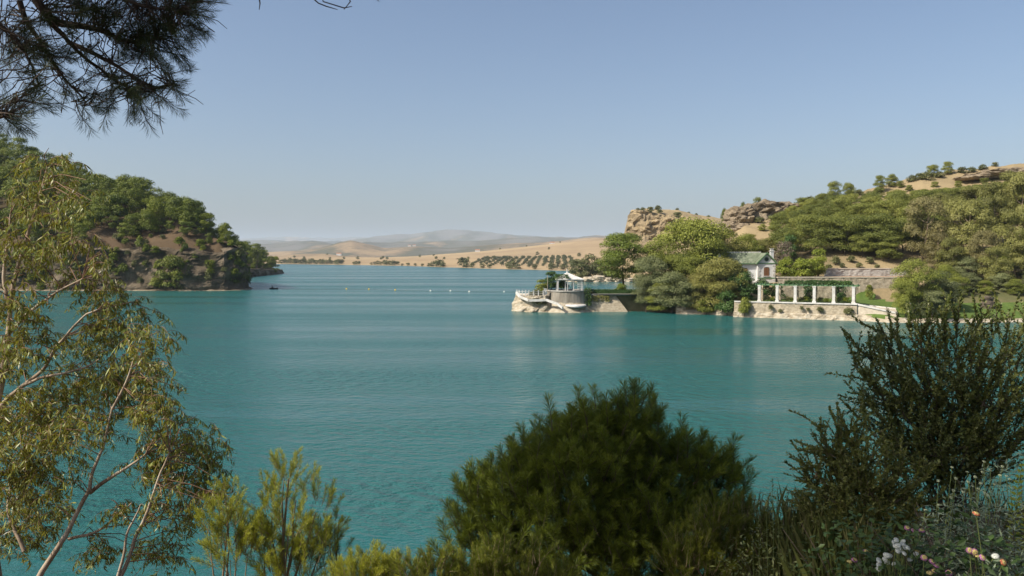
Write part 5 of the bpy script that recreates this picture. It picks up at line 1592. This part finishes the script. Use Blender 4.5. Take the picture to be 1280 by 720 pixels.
young_pine('low bright tufted pine at the foot of the gap of open water', (-1.35, 7.6, float(near_z(-1.35, 7.6))),
           [(468, 708, 18, 7.6), (470, 730, 32, 7.6), (440, 735, 26, 7.6), (500, 740, 30, 7.6)], 135, NSB, NB, .72, 34, r0=.03)
young_pine('low bright pine crown just before the dark bushy pine', (-.35, 7.0, float(near_z(-.35, 7.0))),
           [(540, 735, 26, 7.0), (575, 735, 26, 7.0), (610, 728, 30, 6.9), (650, 735, 30, 6.9), (600, 765, 60, 7), (690, 745, 26, 6.9), (550, 718, 16, 7), (620, 708, 16, 6.9), (668, 712, 14, 6.8), (520, 730, 20, 7.1)], 390, NSB, NO, .66, 35, r0=.04)
young_pine('olive-green pine branches low in front of the dark bushy pine', (1.45, 6.9, float(near_z(1.45, 6.9))),
           [(860, 690, 34, 6.9), (890, 665, 34, 7.0), (915, 690, 34, 7.0), (850, 715, 30, 6.8), (930, 655, 24, 7.1), (885, 720, 40, 6.9), (940, 700, 30, 7.0), (965, 690, 26, 7.2), (985, 710, 30, 7.2), (960, 720, 40, 7), (1000, 690, 22, 7.4)], 495, NSB, NO, .66, 36, r0=.04)

# ------------------------------------------------------------------ overhanging pine
PT = np.array([-6.8, 2.6, float(near_z(-6.8, 2.6))])
op = thing('pine_tree', PT, 'old pine reaching dark needled branches across the top corner of the sky', 'tree')
a = MB(); t = np.linspace(0, 1, 9)[:, None]
a.tube(PT * (1 - t) + np.array([-5.2, 4.2, 16.8]) * t + np.c_[.15 * np.sin(t * 5), 0 * t, 0 * t], .24 * (1 - .6 * t[:, 0]), 10); a.build('trunk', M['bark'], op, True)
def px_line(pl, d0, d1):
    n_ = len(pl)
    return np.array([P(a_, b_, d0 + (d1 - d0) * i / max(1, n_ - 1)) for i, (a_, b_) in enumerate(pl)])
limbs = [px_line([(-120, -160), (-20, -70), (45, -5), (62, 28), (85, 55), (110, 76), (140, 98), (162, 112)], 5.2, 6.0),
         px_line([(45, -5), (66, 26), (100, 32), (130, 40), (160, 52), (190, 50), (215, 40)], 5.7, 6.0),
         px_line([(-60, -100), (60, -40), (130, -10), (180, 8), (225, 12), (250, 18)], 5.4, 5.9),
         px_line([(-90, -40), (-30, 10), (10, 40), (30, 60), (40, 85), (48, 110)], 5.2, 5.5),
         px_line([(-140, 60), (-60, 110), (-10, 140), (12, 148)], 5.0, 5.2),
         px_line([(25, 0), (35, 30), (52, 60), (75, 88), (95, 112), (112, 132)], 5.6, 5.8),
         px_line([(85, 55), (110, 62), (140, 78), (170, 100), (195, 112), (222, 104)], 5.8, 5.7)]
for i, l in enumerate(limbs):
    l2 = resample(l, .06) + .012 * fbm(resample(l, .06) * 6, 2)[:, None]
    a = MB(); a.tube(l2, np.linspace(.034 if i < 3 else .02, .006, len(l2)), 6); a.build('branch', M['twig'], op, True)
# crown joints to the trunk
J = np.array([-5.2, 4.2, 16.6])
for e_ in (limbs[0][0], limbs[2][0], limbs[3][0], limbs[4][0]):
    a = MB(); a.tube([J * .7 + PT * .3, (J + e_) / 2 + np.array([0, 0, .2]), e_], [.10, .07, .034], 7); a.build('branch', M['bark'], op, True)
oc_ = [(215, 18, 42, 5.9, 60), (240, 28, 22, 5.9, 26), (178, 28, 36, 5.9, 44), (200, 55, 24, 5.9, 22), (135, 12, 38, 5.8, 34), (150, 42, 26, 5.8, 16), (85, 8, 40, 5.7, 30), (30, 14, 40, 5.6, 26), (15, 55, 30, 5.5, 16), (38, 66, 20, 5.5, 16),
       (55, 78, 16, 5.6, 8), (120, 72, 24, 5.8, 8), (176, 66, 16, 5.9, 10), (192, 120, 20, 5.7, 20), (178, 132, 14, 5.7, 12), (225, 104, 9, 5.7, 8), (142, 104, 18, 5.9, 12), (108, 120, 16, 5.8, 8), (118, 134, 10, 5.8, 6), (75, 100, 14, 5.7, 6), (140, 134, 12, 5.8, 6),
       (4, 152, 16, 5.2, 22), (25, 130, 14, 5.3, 8), (30, 140, 8, 5.3, 4), (52, 118, 10, 5.5, 4), (5, 100, 16, 5.4, 6), (250, 8, 14, 5.9, 10), (160, 118, 12, 5.9, 8), (205, 88, 12, 5.8, 5)]
allp = np.concatenate([resample(l, .03) for l in limbs])
pos, dr = [], []
r = np.random.default_rng(77)
tw_mb = MB()
for (px, py, rp, d, n_) in oc_:
    for k in range(n_):
        q_ = P(px * .93 + r.normal() * rp * .5, py * .93 + r.normal() * rp * .45, d + r.normal() * .18)
        j = np.argmin(np.linalg.norm(allp - q_, axis=1) + r.random() * .1)
        b = allp[j]
        dd = norm(q_ - b + np.array([.12, 0, -.05]))
        pos.append(q_); dr.append(norm(dd + r.normal(size=3) * .35))
        m = (b + q_) / 2 + r.normal(size=3) * .03 + np.array([0, 0, .02])
        tw_mb.tube([b, m, q_], [.005, .004, .0028], 4)
# bare hanging twigs
for k in range(210):
    j = r.integers(0, len(allp))
    b = allp[j]
    if b[2] > 14.4: continue
    L_ = r.uniform(.12, .34)
    d1 = norm(np.array([r.normal() * .6 + .35, r.normal() * .4, -0.5 + r.normal() * .4]))
    p1 = b + d1 * L_ * .5; p2 = p1 + norm(d1 + r.normal(size=3) * .4) * L_ * .3; p3 = p2 + norm(d1 + r.normal(size=3) * .8) * L_ * .25
    tw_mb.tube([b, p1, p2, p3], [.004, .003, .0025, .0018], 4)
tag(tw_mb.build('twig_mass', M['twig'], op), kind='stuff')
# twigs that hang into the top of the picture
for pl in ([(322, -14), (325, 4), (324, 12)], [(380, -12), (398, 4), (408, 8), (422, 12)], [(400, -14), (404, 2), (430, 10), (440, 8)], [(432, -12), (438, 2), (430, 12)], [(462, -10), (474, 2)]):
    a = MB(); a.tube(px_line(pl, 5.0, 5.1), [.006] + [.004] * (len(pl) - 2) + [.002], 5); a.build('twig', M['twig'], op, True)
pos, dr = np.array(pos), np.array(dr)
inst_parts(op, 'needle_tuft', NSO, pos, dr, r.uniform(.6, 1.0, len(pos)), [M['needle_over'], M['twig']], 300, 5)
# the rest of its crown, unseen above the picture; lobes set to shade plants
cr = [(-4.2, 6.6, 15.5, 1.15, .55), (-3.1, 7.1, 15.2, 1.0, .5), (-5.0, 6.1, 16.0, 1.1, .6), (-5.9, 6.3, 15.5, 1.0, .5), (-4.6, 4.6, 16.6, 1.5, .8), (-3.4, 5.8, 15.9, 1.3, .7), (-2.6, 4.4, 15.9, 1.3, .7), (-1.9, 5.4, 15.6, .9, .5), (-4.0, 3.0, 16.2, 1.3, .7), (-2.0, 1.8, 15.4, 1.1, .55), (-.5, 4.7, 15.7, 1.0, .5), (-.9, 3.7, 15.5, .8, .45), (-3.2, 4.6, 17.0, 1.3, .7), (-2.9, 6.6, 15.9, .9, .55)]
pos, dr = [], []
for (x, y, z, s, q_) in cr:
    n_ = int(190 * s * s)
    u = norm(r.normal(size=(n_, 3)))
    pos.append(np.array([x, y, z]) + u * np.array([s, s, q_]) * (.4 + .6 * r.random(n_) ** .6)[:, None]); dr.append(norm(u + np.array([0, 0, .3]) + r.normal(size=(n_, 3)) * .3))
    m = (J + np.array([x, y, z])) / 2 + np.array([0, 0, .1])
    a = MB(); a.tube([J, m, (x, y, z)], [.07, .045, .02], 6); a.build('branch', M['bark'], op, True)
pos, dr = np.concatenate(pos), np.concatenate(dr)
NSW = [needle_shoot(60 + i, .26, 60, .12, .006, 60) for i in range(3)]
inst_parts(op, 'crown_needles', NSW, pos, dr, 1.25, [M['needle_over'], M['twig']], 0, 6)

# ------------------------------------------------------------------ eucalyptus
EB = np.array([-6.3, 9.6, float(near_z(-6.3, 9.6))])
eu = thing('eucalyptus_tree', EB, 'eucalyptus with pale branches and hanging olive leaves growing beside the lake', 'tree')
trunks = [([(20, 900), (-6, 700), (-18, 590), (0, 490), (8, 430), (12, 385), (22, 335), (38, 285), (52, 235), (60, 205)], 9.8, 10.2, .075, .012),
          ([(0, 560), (-8, 520), (8, 500), (30, 480), (55, 462), (72, 430), (92, 408), (108, 392), (125, 385)], 9.9, 9.7, .035, .010),
          ([(10, 415), (32, 395), (52, 378), (75, 362), (108, 346)], 10, 9.8, .026, .008),
          ([(-20, 900), (30, 760), (50, 718), (80, 672), (102, 630), (112, 610), (116, 590), (128, 560), (136, 535), (140, 510)], 9.3, 9.5, .055, .012),
          ([(112, 616), (130, 602), (150, 590), (168, 578), (185, 565)], 9.5, 9.4, .026, .010),
          ([(86, 674), (110, 668), (130, 658), (155, 640), (166, 628)], 9.5, 9.4, .020, .008),
          ([(100, 860), (140, 740), (155, 712), (168, 676), (180, 650), (192, 618), (200, 590), (215, 560)], 9.2, 9.3, .040, .010),
          ([(144, 735), (155, 690), (160, 665), (168, 650), (176, 630)], 9.2, 9.2, .022, .008),
          ([(12, 385), (4, 350), (10, 300), (14, 262)], 10, 10.1, .028, .010),
          ([(30, 480), (50, 472), (85, 466), (115, 456), (127, 448)], 9.8, 9.6, .020, .007),
          ([(140, 512), (150, 495), (160, 470), (172, 440), (178, 420)], 9.5, 9.4, .018, .006),
          ([(30, 690), (10, 640), (14, 600), (30, 560), (45, 520)], 9.4, 9.8, .024, .008)]
allp = []
for pl, d0, d1, ra, rb in trunks:
    l = px_line(pl, d0, d1)
    l2 = resample(l, .08)
    l2 = l2 + .012 * np.stack([fbm(l2 * 4 + k * 9, 2) for k in range(3)], 1)
    a = MB(); a.tube(l2, np.linspace(ra, rb, len(l2)), 8); a.build('branch' if pl[0][1] < 890 else 'trunk', M['bark_pale'], eu, True)
    allp.append(l2)
allp = np.concatenate(allp)
ec = [(52, 228, 40), (82, 216, 26), (22, 262, 34), (92, 252, 28), (60, 290, 40), (30, 320, 36), (108, 312, 24), (6, 300, 30), (18, 388, 40), (55, 330, 32), (125, 338, 20), (135, 372, 28), (98, 360, 24),
      (150, 402, 42), (180, 424, 30), (168, 456, 38), (125, 420, 34), (30, 425, 36), (12, 450, 34), (45, 505, 46), (90, 488, 40), (120, 480, 34), (65, 528, 46), (105, 540, 40), (30, 565, 46), (58, 590, 42), (35, 622, 40), (12, 655, 40), (48, 672, 26), (140, 480, 30),
      (190, 470, 26), (200, 500, 26), (165, 508, 32), (190, 520, 30), (220, 545, 42), (252, 560, 34), (192, 572, 34), (222, 594, 40), (262, 598, 30), (240, 628, 26), (205, 640, 22), (150, 640, 20), (122, 692, 26), (208, 684, 28), (175, 690, 20), (272, 620, 20), (85, 440, 26), (5, 520, 36), (5, 590, 36), (75, 640, 22), (230, 660, 20)]
HSV = [hanging_spray(i) for i in range(8)]
pos, sc_ = [], []
r = np.random.default_rng(21)
for ci, (px, py, rp) in enumerate(ec):
    dd = r.uniform(9.2, 10.3)
    c = P(px, py - 4, dd)
    n_ = int(47 * (rp / 36.0) ** 2 * (0.55 if py < 345 else 1.0)) + 3
    tips = []
    for k in range(4):
        q_ = c + r.normal(size=3) * rp / F * dd * .5
        j = np.argmin(np.linalg.norm(allp - q_, axis=1) + .1 * r.random())
        b = allp[j]
        m = (b + q_) / 2 + np.array([0, 0, .06]) + r.normal(size=3) * .04
        tips.append((b, m, q_))
    a = MB()
    for b, m, q_ in tips: a.tube([b, (b + m) / 2, m, q_], [.007, .006, .005, .003], 5)
    tag(a.build('twig_cluster', M['twig_red'], eu, True), kind='stuff')
    for k in range(n_):
        u = norm(r.normal(size=3)) * r.random() ** .45
        pos.append(c + u * rp / F * dd * np.array([1, 1.1, .9])); sc_.append(r.uniform(.75, 1.2))
pos = np.array(pos)
dr = norm(np.array([[0, 0, 1.0]]) + r.normal(size=(len(pos), 3)) * .25)
inst_parts(eu, 'leaf_spray', HSV, pos, dr, np.array(sc_), [M['euc_leaf'], M['twig_red']], 300, 9)

# ------------------------------------------------------------------ shrubs on the right
LSV = [leafy_shoot(i, .40, 38, .056, .027) for i in range(6)]
LSU = [leafy_shoot(20 + i, .36, 40, .056, .024, 42) for i in range(6)]
def fan_shrub(name, label, base, targets, n_side, variants, mats, seed, sc=1.0, lo=.3, r0=.012, sidespread=.5):
    r = np.random.default_rng(seed)
    o = thing(name, base, label, 'shrub')
    base = np.asarray(base, float)
    pos, dr = [], []
    for tg in targets:
        tg = np.asarray(tg, float)
        b = base + np.array([r.normal() * .12, r.normal() * .12, 0])
        m = b * .45 + tg * .55 + np.array([(b[0] - tg[0]) * .12, r.normal() * .08, .12])
        t = np.linspace(0, 1, 9)[:, None]
        c = (1 - t) ** 2 * b + 2 * t * (1 - t) * m + t * t * tg
        a = MB(); a.tube(c, np.linspace(r0, .003, 9), 5); a.build('stem', mats[1], o, True)
        ax = norm(c[-1] - c[-3])
        pos.append(c[-1] - ax * .25); dr.append(ax)
        for k in range(n_side):
            tk = lo + (1 - lo) * r.random() ** .8
            p = np.array([np.interp(tk, t[:, 0], c[:, i]) for i in range(3)])
            pos.append(p); dr.append(norm(norm(c[-1] - c[0]) * .8 + r.normal(size=3) * sidespread))
    pos, dr = np.array(pos), np.array(dr)
    inst_parts(o, 'leafy_shoot', variants, pos, dr, r.uniform(.6, 1.15, len(pos)) * sc, mats, 300, seed)
    return o
r = np.random.default_rng(4)
OM = [M['olive_leaf'], M['twig']]
tg = [P(px, py, d) for px, py, d in [(1068, 455, 7.6), (1080, 440, 7.6), (1095, 432, 7.7), (1102, 408, 7.7), (1118, 420, 7.8), (1135, 405, 7.8), (1150, 415, 7.6), (1162, 398, 7.8), (1180, 402, 7.7), (1195, 395, 7.8), (1210, 408, 7.5), (1228, 400, 7.7),
      (1244, 412, 7.7), (1262, 405, 7.8), (1280, 410, 7.6), (1300, 405, 7.8), (1320, 420, 7.7), (1075, 490, 7.5), (1090, 475, 7.4), (1110, 465, 7.4), (1130, 455, 7.4), (1150, 450, 7.3), (1175, 445, 7.4), (1200, 440, 7.3), (1225, 450, 7.3), (1250, 455, 7.3), (1275, 450, 7.3), (1300, 460, 7.3),
      (1070, 520, 7.5), (1095, 515, 7.3), (1120, 505, 7.3), (1145, 495, 7.2), (1170, 490, 7.3), (1200, 490, 7.2), (1230, 500, 7.2), (1260, 495, 7.2), (1290, 500, 7.2), (1120, 550, 7.2), (1150, 545, 7.1), (1180, 540, 7.2), (1215, 545, 7.1), (1245, 550, 7.1), (1280, 545, 7.1)]]
bz = P(1190, 690, 7.6)
fan_shrub('olive_shrub', 'tall dark shrub with upright leafy stems above the flower bank', (bz[0], bz[1], float(near_z(bz[0], bz[1]))), tg, 22, LSV, OM, 51, .85, .3, .007, .38)
tg = [P(px, py, d) for px, py, d in [(1022, 530, 6.9), (1030, 560, 6.8), (1005, 600, 6.9), (1018, 590, 6.8), (1045, 545, 6.9), (1060, 540, 6.9), (1075, 548, 6.8), (1050, 580, 6.7), (1070, 585, 6.6), (1090, 570, 6.7), (1110, 575, 6.6), (1130, 585, 6.6), (1030, 620, 6.6), (1055, 620, 6.5),
      (1085, 610, 6.5), (1110, 615, 6.5), (1135, 620, 6.5), (1010, 640, 6.7), (1045, 650, 6.4), (1075, 645, 6.4), (1100, 650, 6.4), (1150, 600, 6.6), (1160, 630, 6.5), (1130, 655, 6.4)]]
bz = P(1085, 705, 6.7)
OL2 = [foliage('olive_light', (0.09, 0.10, 0.02), (0.18, 0.19, 0.04), (0.27, 0.27, 0.08), .3, .45, .3, .4), M['twig_tan']]
fan_shrub('olive_shrub', 'lower olive-green shrub with paler leaves at the edge of the flower bank', (bz[0], bz[1], float(near_z(bz[0], bz[1]))), tg, 22, LSU, OL2, 52, .8, .3, .006, .42)

# ------------------------------------------------------------------ flower bank
def gz(x, y): return float(near_z(x, y))
def leaf_bush(name, label, cx, cy, rad, hgt, n, ln, wd, mat, seed, cat='plant', group=None, stems=8):
    r = np.random.default_rng(seed)
    z0 = gz(cx, cy)
    o = thing(name, (cx, cy, z0), label, cat, group)
    for k in range(stems):
        a_ = r.random() * 6.283; q_ = rad * r.random() ** .5
        a = MB(); a.tube([(cx + q_ * .15 * math.cos(a_), cy + q_ * .15 * math.sin(a_), z0 - .05), (cx + q_ * .7 * math.cos(a_), cy + q_ * .7 * math.sin(a_), z0 + hgt * .5), (cx + q_ * math.cos(a_), cy + q_ * math.sin(a_), z0 + hgt * .75)], [.004, .003, .002], 5); a.build('stem', M['twig'], o, True)
    u = norm(r.normal(size=(n, 3))); u[:, 2] = np.abs(u[:, 2])
    rr = (.35 + .65 * r.random(n) ** .5)[:, None]
    p = np.array([cx, cy, z0]) + u * rr * np.array([rad, rad, hgt])
    b = MB(); leaves(b, p, norm(u * .4 + np.array([0, 0, .8]) + r.normal(size=(n, 3)) * .45), r.normal(size=(n, 3)) * .7 + u, ln * (.6 + .8 * r.random(n)), wd * (.7 + .6 * r.random(n)), 0, None, .12)
    tag(b.build('foliage', M[mat], o), kind='stuff')
    return o, z0
def floret_head(seed, s=.028, n=26, inner='petal_yellow', outer='petal_pink'):
    r = np.random.default_rng(seed)
    mb = MB()
    for k in range(n):
        t = (k + .5) / n
        el = math.acos(1 - t * .95); az = k * 2.4
        d = np.array([math.sin(el) * math.cos(az), math.sin(el) * math.sin(az), math.cos(el) * .75])
        c = d * s
        x = norm(np.cross(d, [0.3, .2, 1])); y = np.cross(norm(d), x)
        for q_ in range(4):
            a_ = q_ * 1.571 + k
            pd = x * math.cos(a_) + y * math.sin(a_)
            leaves(mb, c[None], norm(d)[None], pd[None], s * .42, s * .36, 0 if t < .35 else 1, r.random(1))
    return mb.mesh('flower_head', [M[inner], M[outer]])
HEADS = {'pink': [floret_head(i) for i in range(3)], 'white': [floret_head(5 + i, .030, 30, 'petal_white', 'petal_white') for i in range(2)], 'orange': [floret_head(9, .028, 26, 'petal_yellow', 'petal_orange')], 'cream': [floret_head(12 + i, .02, 16, 'petal_cream', 'petal_cream') for i in range(2)], 'peach': [floret_head(15, .026, 24, 'petal_yellow', 'petal_yellow')]}
def flower(root, kind, p, sc=1.0, z0=None, mat='stalk'):
    r = np.random.default_rng(int(abs(p[0] * 977 + p[2] * 331)))
    h = link('flower_head', random.choice(HEADS[kind]), root, Vector([float(v) for v in p]) - root.location)
    h.scale = (sc, sc, sc * .55)
    tl = norm(np.array([0, -.55, .8]) + r.normal(size=3) * .25)
    h.rotation_euler = Vector(tl).to_track_quat('Z', 'Y').to_euler()
    b = np.array(root.location) + r.normal(size=3) * np.array([.08, .08, 0])
    if z0 is not None: b = np.array([p[0] + r.normal() * .06, p[1] + .05, z0])
    m = (b + p) / 2 + r.normal(size=3) * .03
    a = MB(); a.tube([b, m, p], [.0035, .003, .002], 5); a.build('flower_stalk', M[mat], root, True)

def gp_(px, py, d): return P(px, py, d)
beds = [('lantana_bush', 'lantana bush with pink and yellow flower heads under the olive shrub', (1095, 700, 4.9), .55, .33, 'lantana_leaf', [('pink', 1068, 700), ('pink', 1082, 690), ('peach', 1062, 702), ('pink', 1142, 664), ('pink', 1152, 663), ('pink', 1134, 660), ('peach', 1147, 690)], 61),
        ('lantana_bush', 'lantana bush with mauve flower heads beside the white blossoms', (1165, 705, 4.5), .55, .32, 'lantana_leaf', [('pink', 1155, 697), ('pink', 1165, 702), ('pink', 1170, 707), ('pink', 1168, 714), ('peach', 1162, 716), ('pink', 1186, 716)], 62),
        ('lantana_bush', 'lantana bush with pink, white and orange heads on the open bank', (1228, 702, 4.4), .6, .34, 'lantana_leaf', [('pink', 1212, 688), ('pink', 1218, 690), ('pink', 1228, 697), ('peach', 1221, 695), ('white', 1244, 695), ('orange', 1254, 703), ('orange', 1220, 642)], 63)]
for nm, lab, (px, py, d), rad, hg, mt, fl, sd_ in beds:
    c = P(px, py, d)
    o, z0 = leaf_bush(nm, lab, c[0], c[1], rad, hg + max(0, c[2] - gz(c[0], c[1])), 900, .05, .032, mt, sd_)
    for kind, fx, fy in fl:
        flower(o, kind, P(fx, fy, d - .35 + .2 * random.random()), .62)
c = P(1115, 695, 4.6)
o, z0 = leaf_bush('white_flowering_plant', 'plant crowded with creamy white flower clusters among the lantana', c[0], c[1], .22, .25 + max(0, c[2] - gz(c[0], c[1])), 260, .045, .03, 'lantana_leaf', 64)
r = np.random.default_rng(64)
for k in range(30):
    if k < 17: fx, fy = 1126 + r.normal() * 6.5, 683 + r.normal() * 6.5
    elif k < 27: fx, fy = 1107 + r.normal() * 6, 695 + r.normal() * 6
    else: fx, fy = 1099 + r.normal() * 3, 707 + r.normal() * 4
    flower(o, 'white', P(fx, fy, 4.35 + r.random() * .12), .5)
# silvery plants and pale yellow stalked flowers
for i, (px, py, d, rad, hg) in enumerate([(1215, 650, 5.2, .42, .42), (1255, 630, 5.3, .5, .55), (1185, 672, 5.0, .32, .32), (1275, 665, 4.7, .5, .42), (1240, 690, 4.3, .4, .22), (1290, 610, 5.4, .5, .55)]):
    c = P(px, py, d)
    top = c[2]
    leaf_bush('silver_shrub', 'soft grey-green aromatic shrub mounded on the flower bank', c[0], c[1], rad, max(.25, top - gz(c[0], c[1]) + hg * .5), 1500, .05, .010, 'grey_leaf', 70 + i, 'shrub', 'grey-green shrubs on the flower bank', 6)
c = P(1200, 660, 5.4)
wf = thing('wildflower', (c[0], c[1], gz(c[0], c[1])), 'tall wildflower with pale cream heads on thin curved stalks', 'flower')
r = np.random.default_rng(88)
for fx, fy in [(1157, 638), (1173, 601), (1173, 631), (1190, 584), (1195, 598), (1192, 613), (1189, 622), (1204, 615), (1210, 602), (1219, 596), (1223, 611), (1209, 590), (1228, 590), (1238, 588), (1253, 583), (1258, 595), (1262, 599), (1250, 594), (1243, 605), (1200, 632), (1230, 577), (1216, 608), (1226, 604)]:
    d = 5.1 + r.random() * .4
    flower(wf, 'cream', P(fx, fy, d), .55, gz(c[0], c[1]), 'stalk')
# dry peach-coloured seed head
c = P(1165, 685, 4.9)
leaf_bush('dry_flower_clump', 'dry peach-brown flower clump between the lantana and grey shrubs', c[0], c[1], .17, .2 + max(0, c[2] - gz(c[0], c[1])), 500, .03, .008, 'bare_shrub', 91)
# fern
c = P(1282, 640, 5.2)
fn = thing('fern', (c[0], c[1], gz(c[0], c[1])), 'bright green feathery frond standing up at the edge of the flower bank', 'fern')
for k, (fx, fy) in enumerate([(1279, 582), (1290, 590), (1296, 580)]):
    e_ = P(fx, fy, 5.2); b = np.array([c[0], c[1], gz(c[0], c[1])])
    t = np.linspace(0, 1, 26)[:, None]
    pp = b * (1 - t) + e_ * t + np.c_[.06 * np.sin(t * 3) * (k - 1), 0 * t, 0 * t]
    a = MB(); a.tube(pp, np.linspace(.004, .0015, 26), 4, 0)
    for s_ in (-1, 1):
        leaves(a, pp[6:], np.tile([[0, -1, .3]], (20, 1)), np.tile([[s_, -.1, .55]], (20, 1)), .05 * np.sin(np.linspace(.6, 2.9, 20)) + .01, .022, 0, .5)
    a.build('frond', M['needle_bright'], fn)

# grass and undergrowth
def grass(name, label, boxes, n, hgt, seed, mat='grass'):
    r = np.random.default_rng(seed)
    V, A_ = [], []
    for (xa, xb, ya, yb, hh) in boxes:
        k = n
        x = r.uniform(xa, xb, k); y = r.uniform(ya, yb, k)
        z = near_z(x, y) - .02
        h = hh * (.45 + .75 * r.random(k))
        ln_ = r.normal(size=(k, 2)) * .16 * h[:, None]
        w_ = .0012 + .0014 * r.random(k)
        an = r.random(k) * 3.14
        wx, wy = np.cos(an) * w_, np.sin(an) * w_
        V.append(np.stack([np.stack([x - wx, y - wy, z], 1), np.stack([x + wx, y + wy, z], 1), np.stack([x + ln_[:, 0] * .4 + wx * .7, y + ln_[:, 1] * .4 + wy * .7, z + h * .6], 1), np.stack([x + ln_[:, 0], y + ln_[:, 1], z + h], 1)], 1).reshape(-1, 3))
        A_.append(np.repeat(r.random(k), 4))
    V = np.concatenate(V); mb = MB()
    mb.add(V, np.arange(len(V)).reshape(-1, 4), 0, np.concatenate(A_))
    return tag(mb.build(name, M[mat]), label, 'grass', kind='stuff')
grass('grass', 'dry and green grass on the near bank beside the flowers', [(1.6, 2.9, 5.6, 7.4, .5), (1.2, 2.4, 4.2, 6.0, .35), (2.0, 4.6, 3.4, 6.5, .22), (2.4, 6.0, 5.5, 8.5, .35)], 1500, .5, 5)
for i, (px, d, top) in enumerate([(948, 6.3, 650), (965, 6.4, 598), (972, 6.3, 612), (982, 6.4, 640), (958, 6.2, 630), (990, 6.5, 655), (941, 6.1, 670), (1001, 6.4, 662)]):
    b = P(px + 3, 720, d); e_ = P(px, top, d)
    z0 = gz(b[0], d)
    o = thing('tall_grass_stem', (b[0], d, z0), 'tall thin dry grass stem rising before the olive shrub', 'grass', 'tall grass stems')
    a = MB(); a.tube([(b[0], d, z0 - .02), (b[0] * .6 + e_[0] * .4, d, (z0 + e_[2]) / 2), e_], [.004, .003, .0015], 4); a.build('stalk', M['stalk'], o, True)
    a = MB(); n_ = 16; t = np.linspace(.78, 1, n_)[:, None]
    q_ = np.array([b[0] * .6 + e_[0] * .4, d, (z0 + e_[2]) / 2]) * (1 - t) + e_ * t
    leaves(a, q_, rng.normal(size=(n_, 3)), np.tile([[0, 0, 1.0]], (n_, 1)) + rng.normal(size=(n_, 3)) * .4, .03, .006, 0, None); a.build('seed_head', M['grass'], o)
# undergrowth
for i, (x, y, rad, hg) in enumerate([(2.1, 6.2, .6, .7), (1.75, 5.4, .5, .55), (2.5, 7.2, .6, .5), (1.3, 5.2, .5, .8)]):
    leaf_bush('undergrowth_bush', 'low dark leafy undergrowth between the pine and the olive shrubs', x, y, rad, hg, 1300, .045, .016, 'olive_leaf', 120 + i, 'shrub', 'undergrowth on the near bank')

# ------------------------------------------------------------------ haze
hb_ = MB(); hb_.box((0, 11000, 290), (56000, 24000, 592))
hm, nt, b_, o_ = new_mat('haze')
nt.nodes.remove(b_)
pvn = nt.nodes.new('ShaderNodeVolumePrincipled')
pvn.inputs['Color'].default_value = (0.72, 0.85, 1.0, 1)
pvn.inputs['Density'].default_value = 5.2e-5
pvn.inputs['Anisotropy'].default_value = 0.0
nt.links.new(pvn.outputs[0], o_.inputs['Volume'])
tag(hb_.build('haze', hm), kind='stuff')
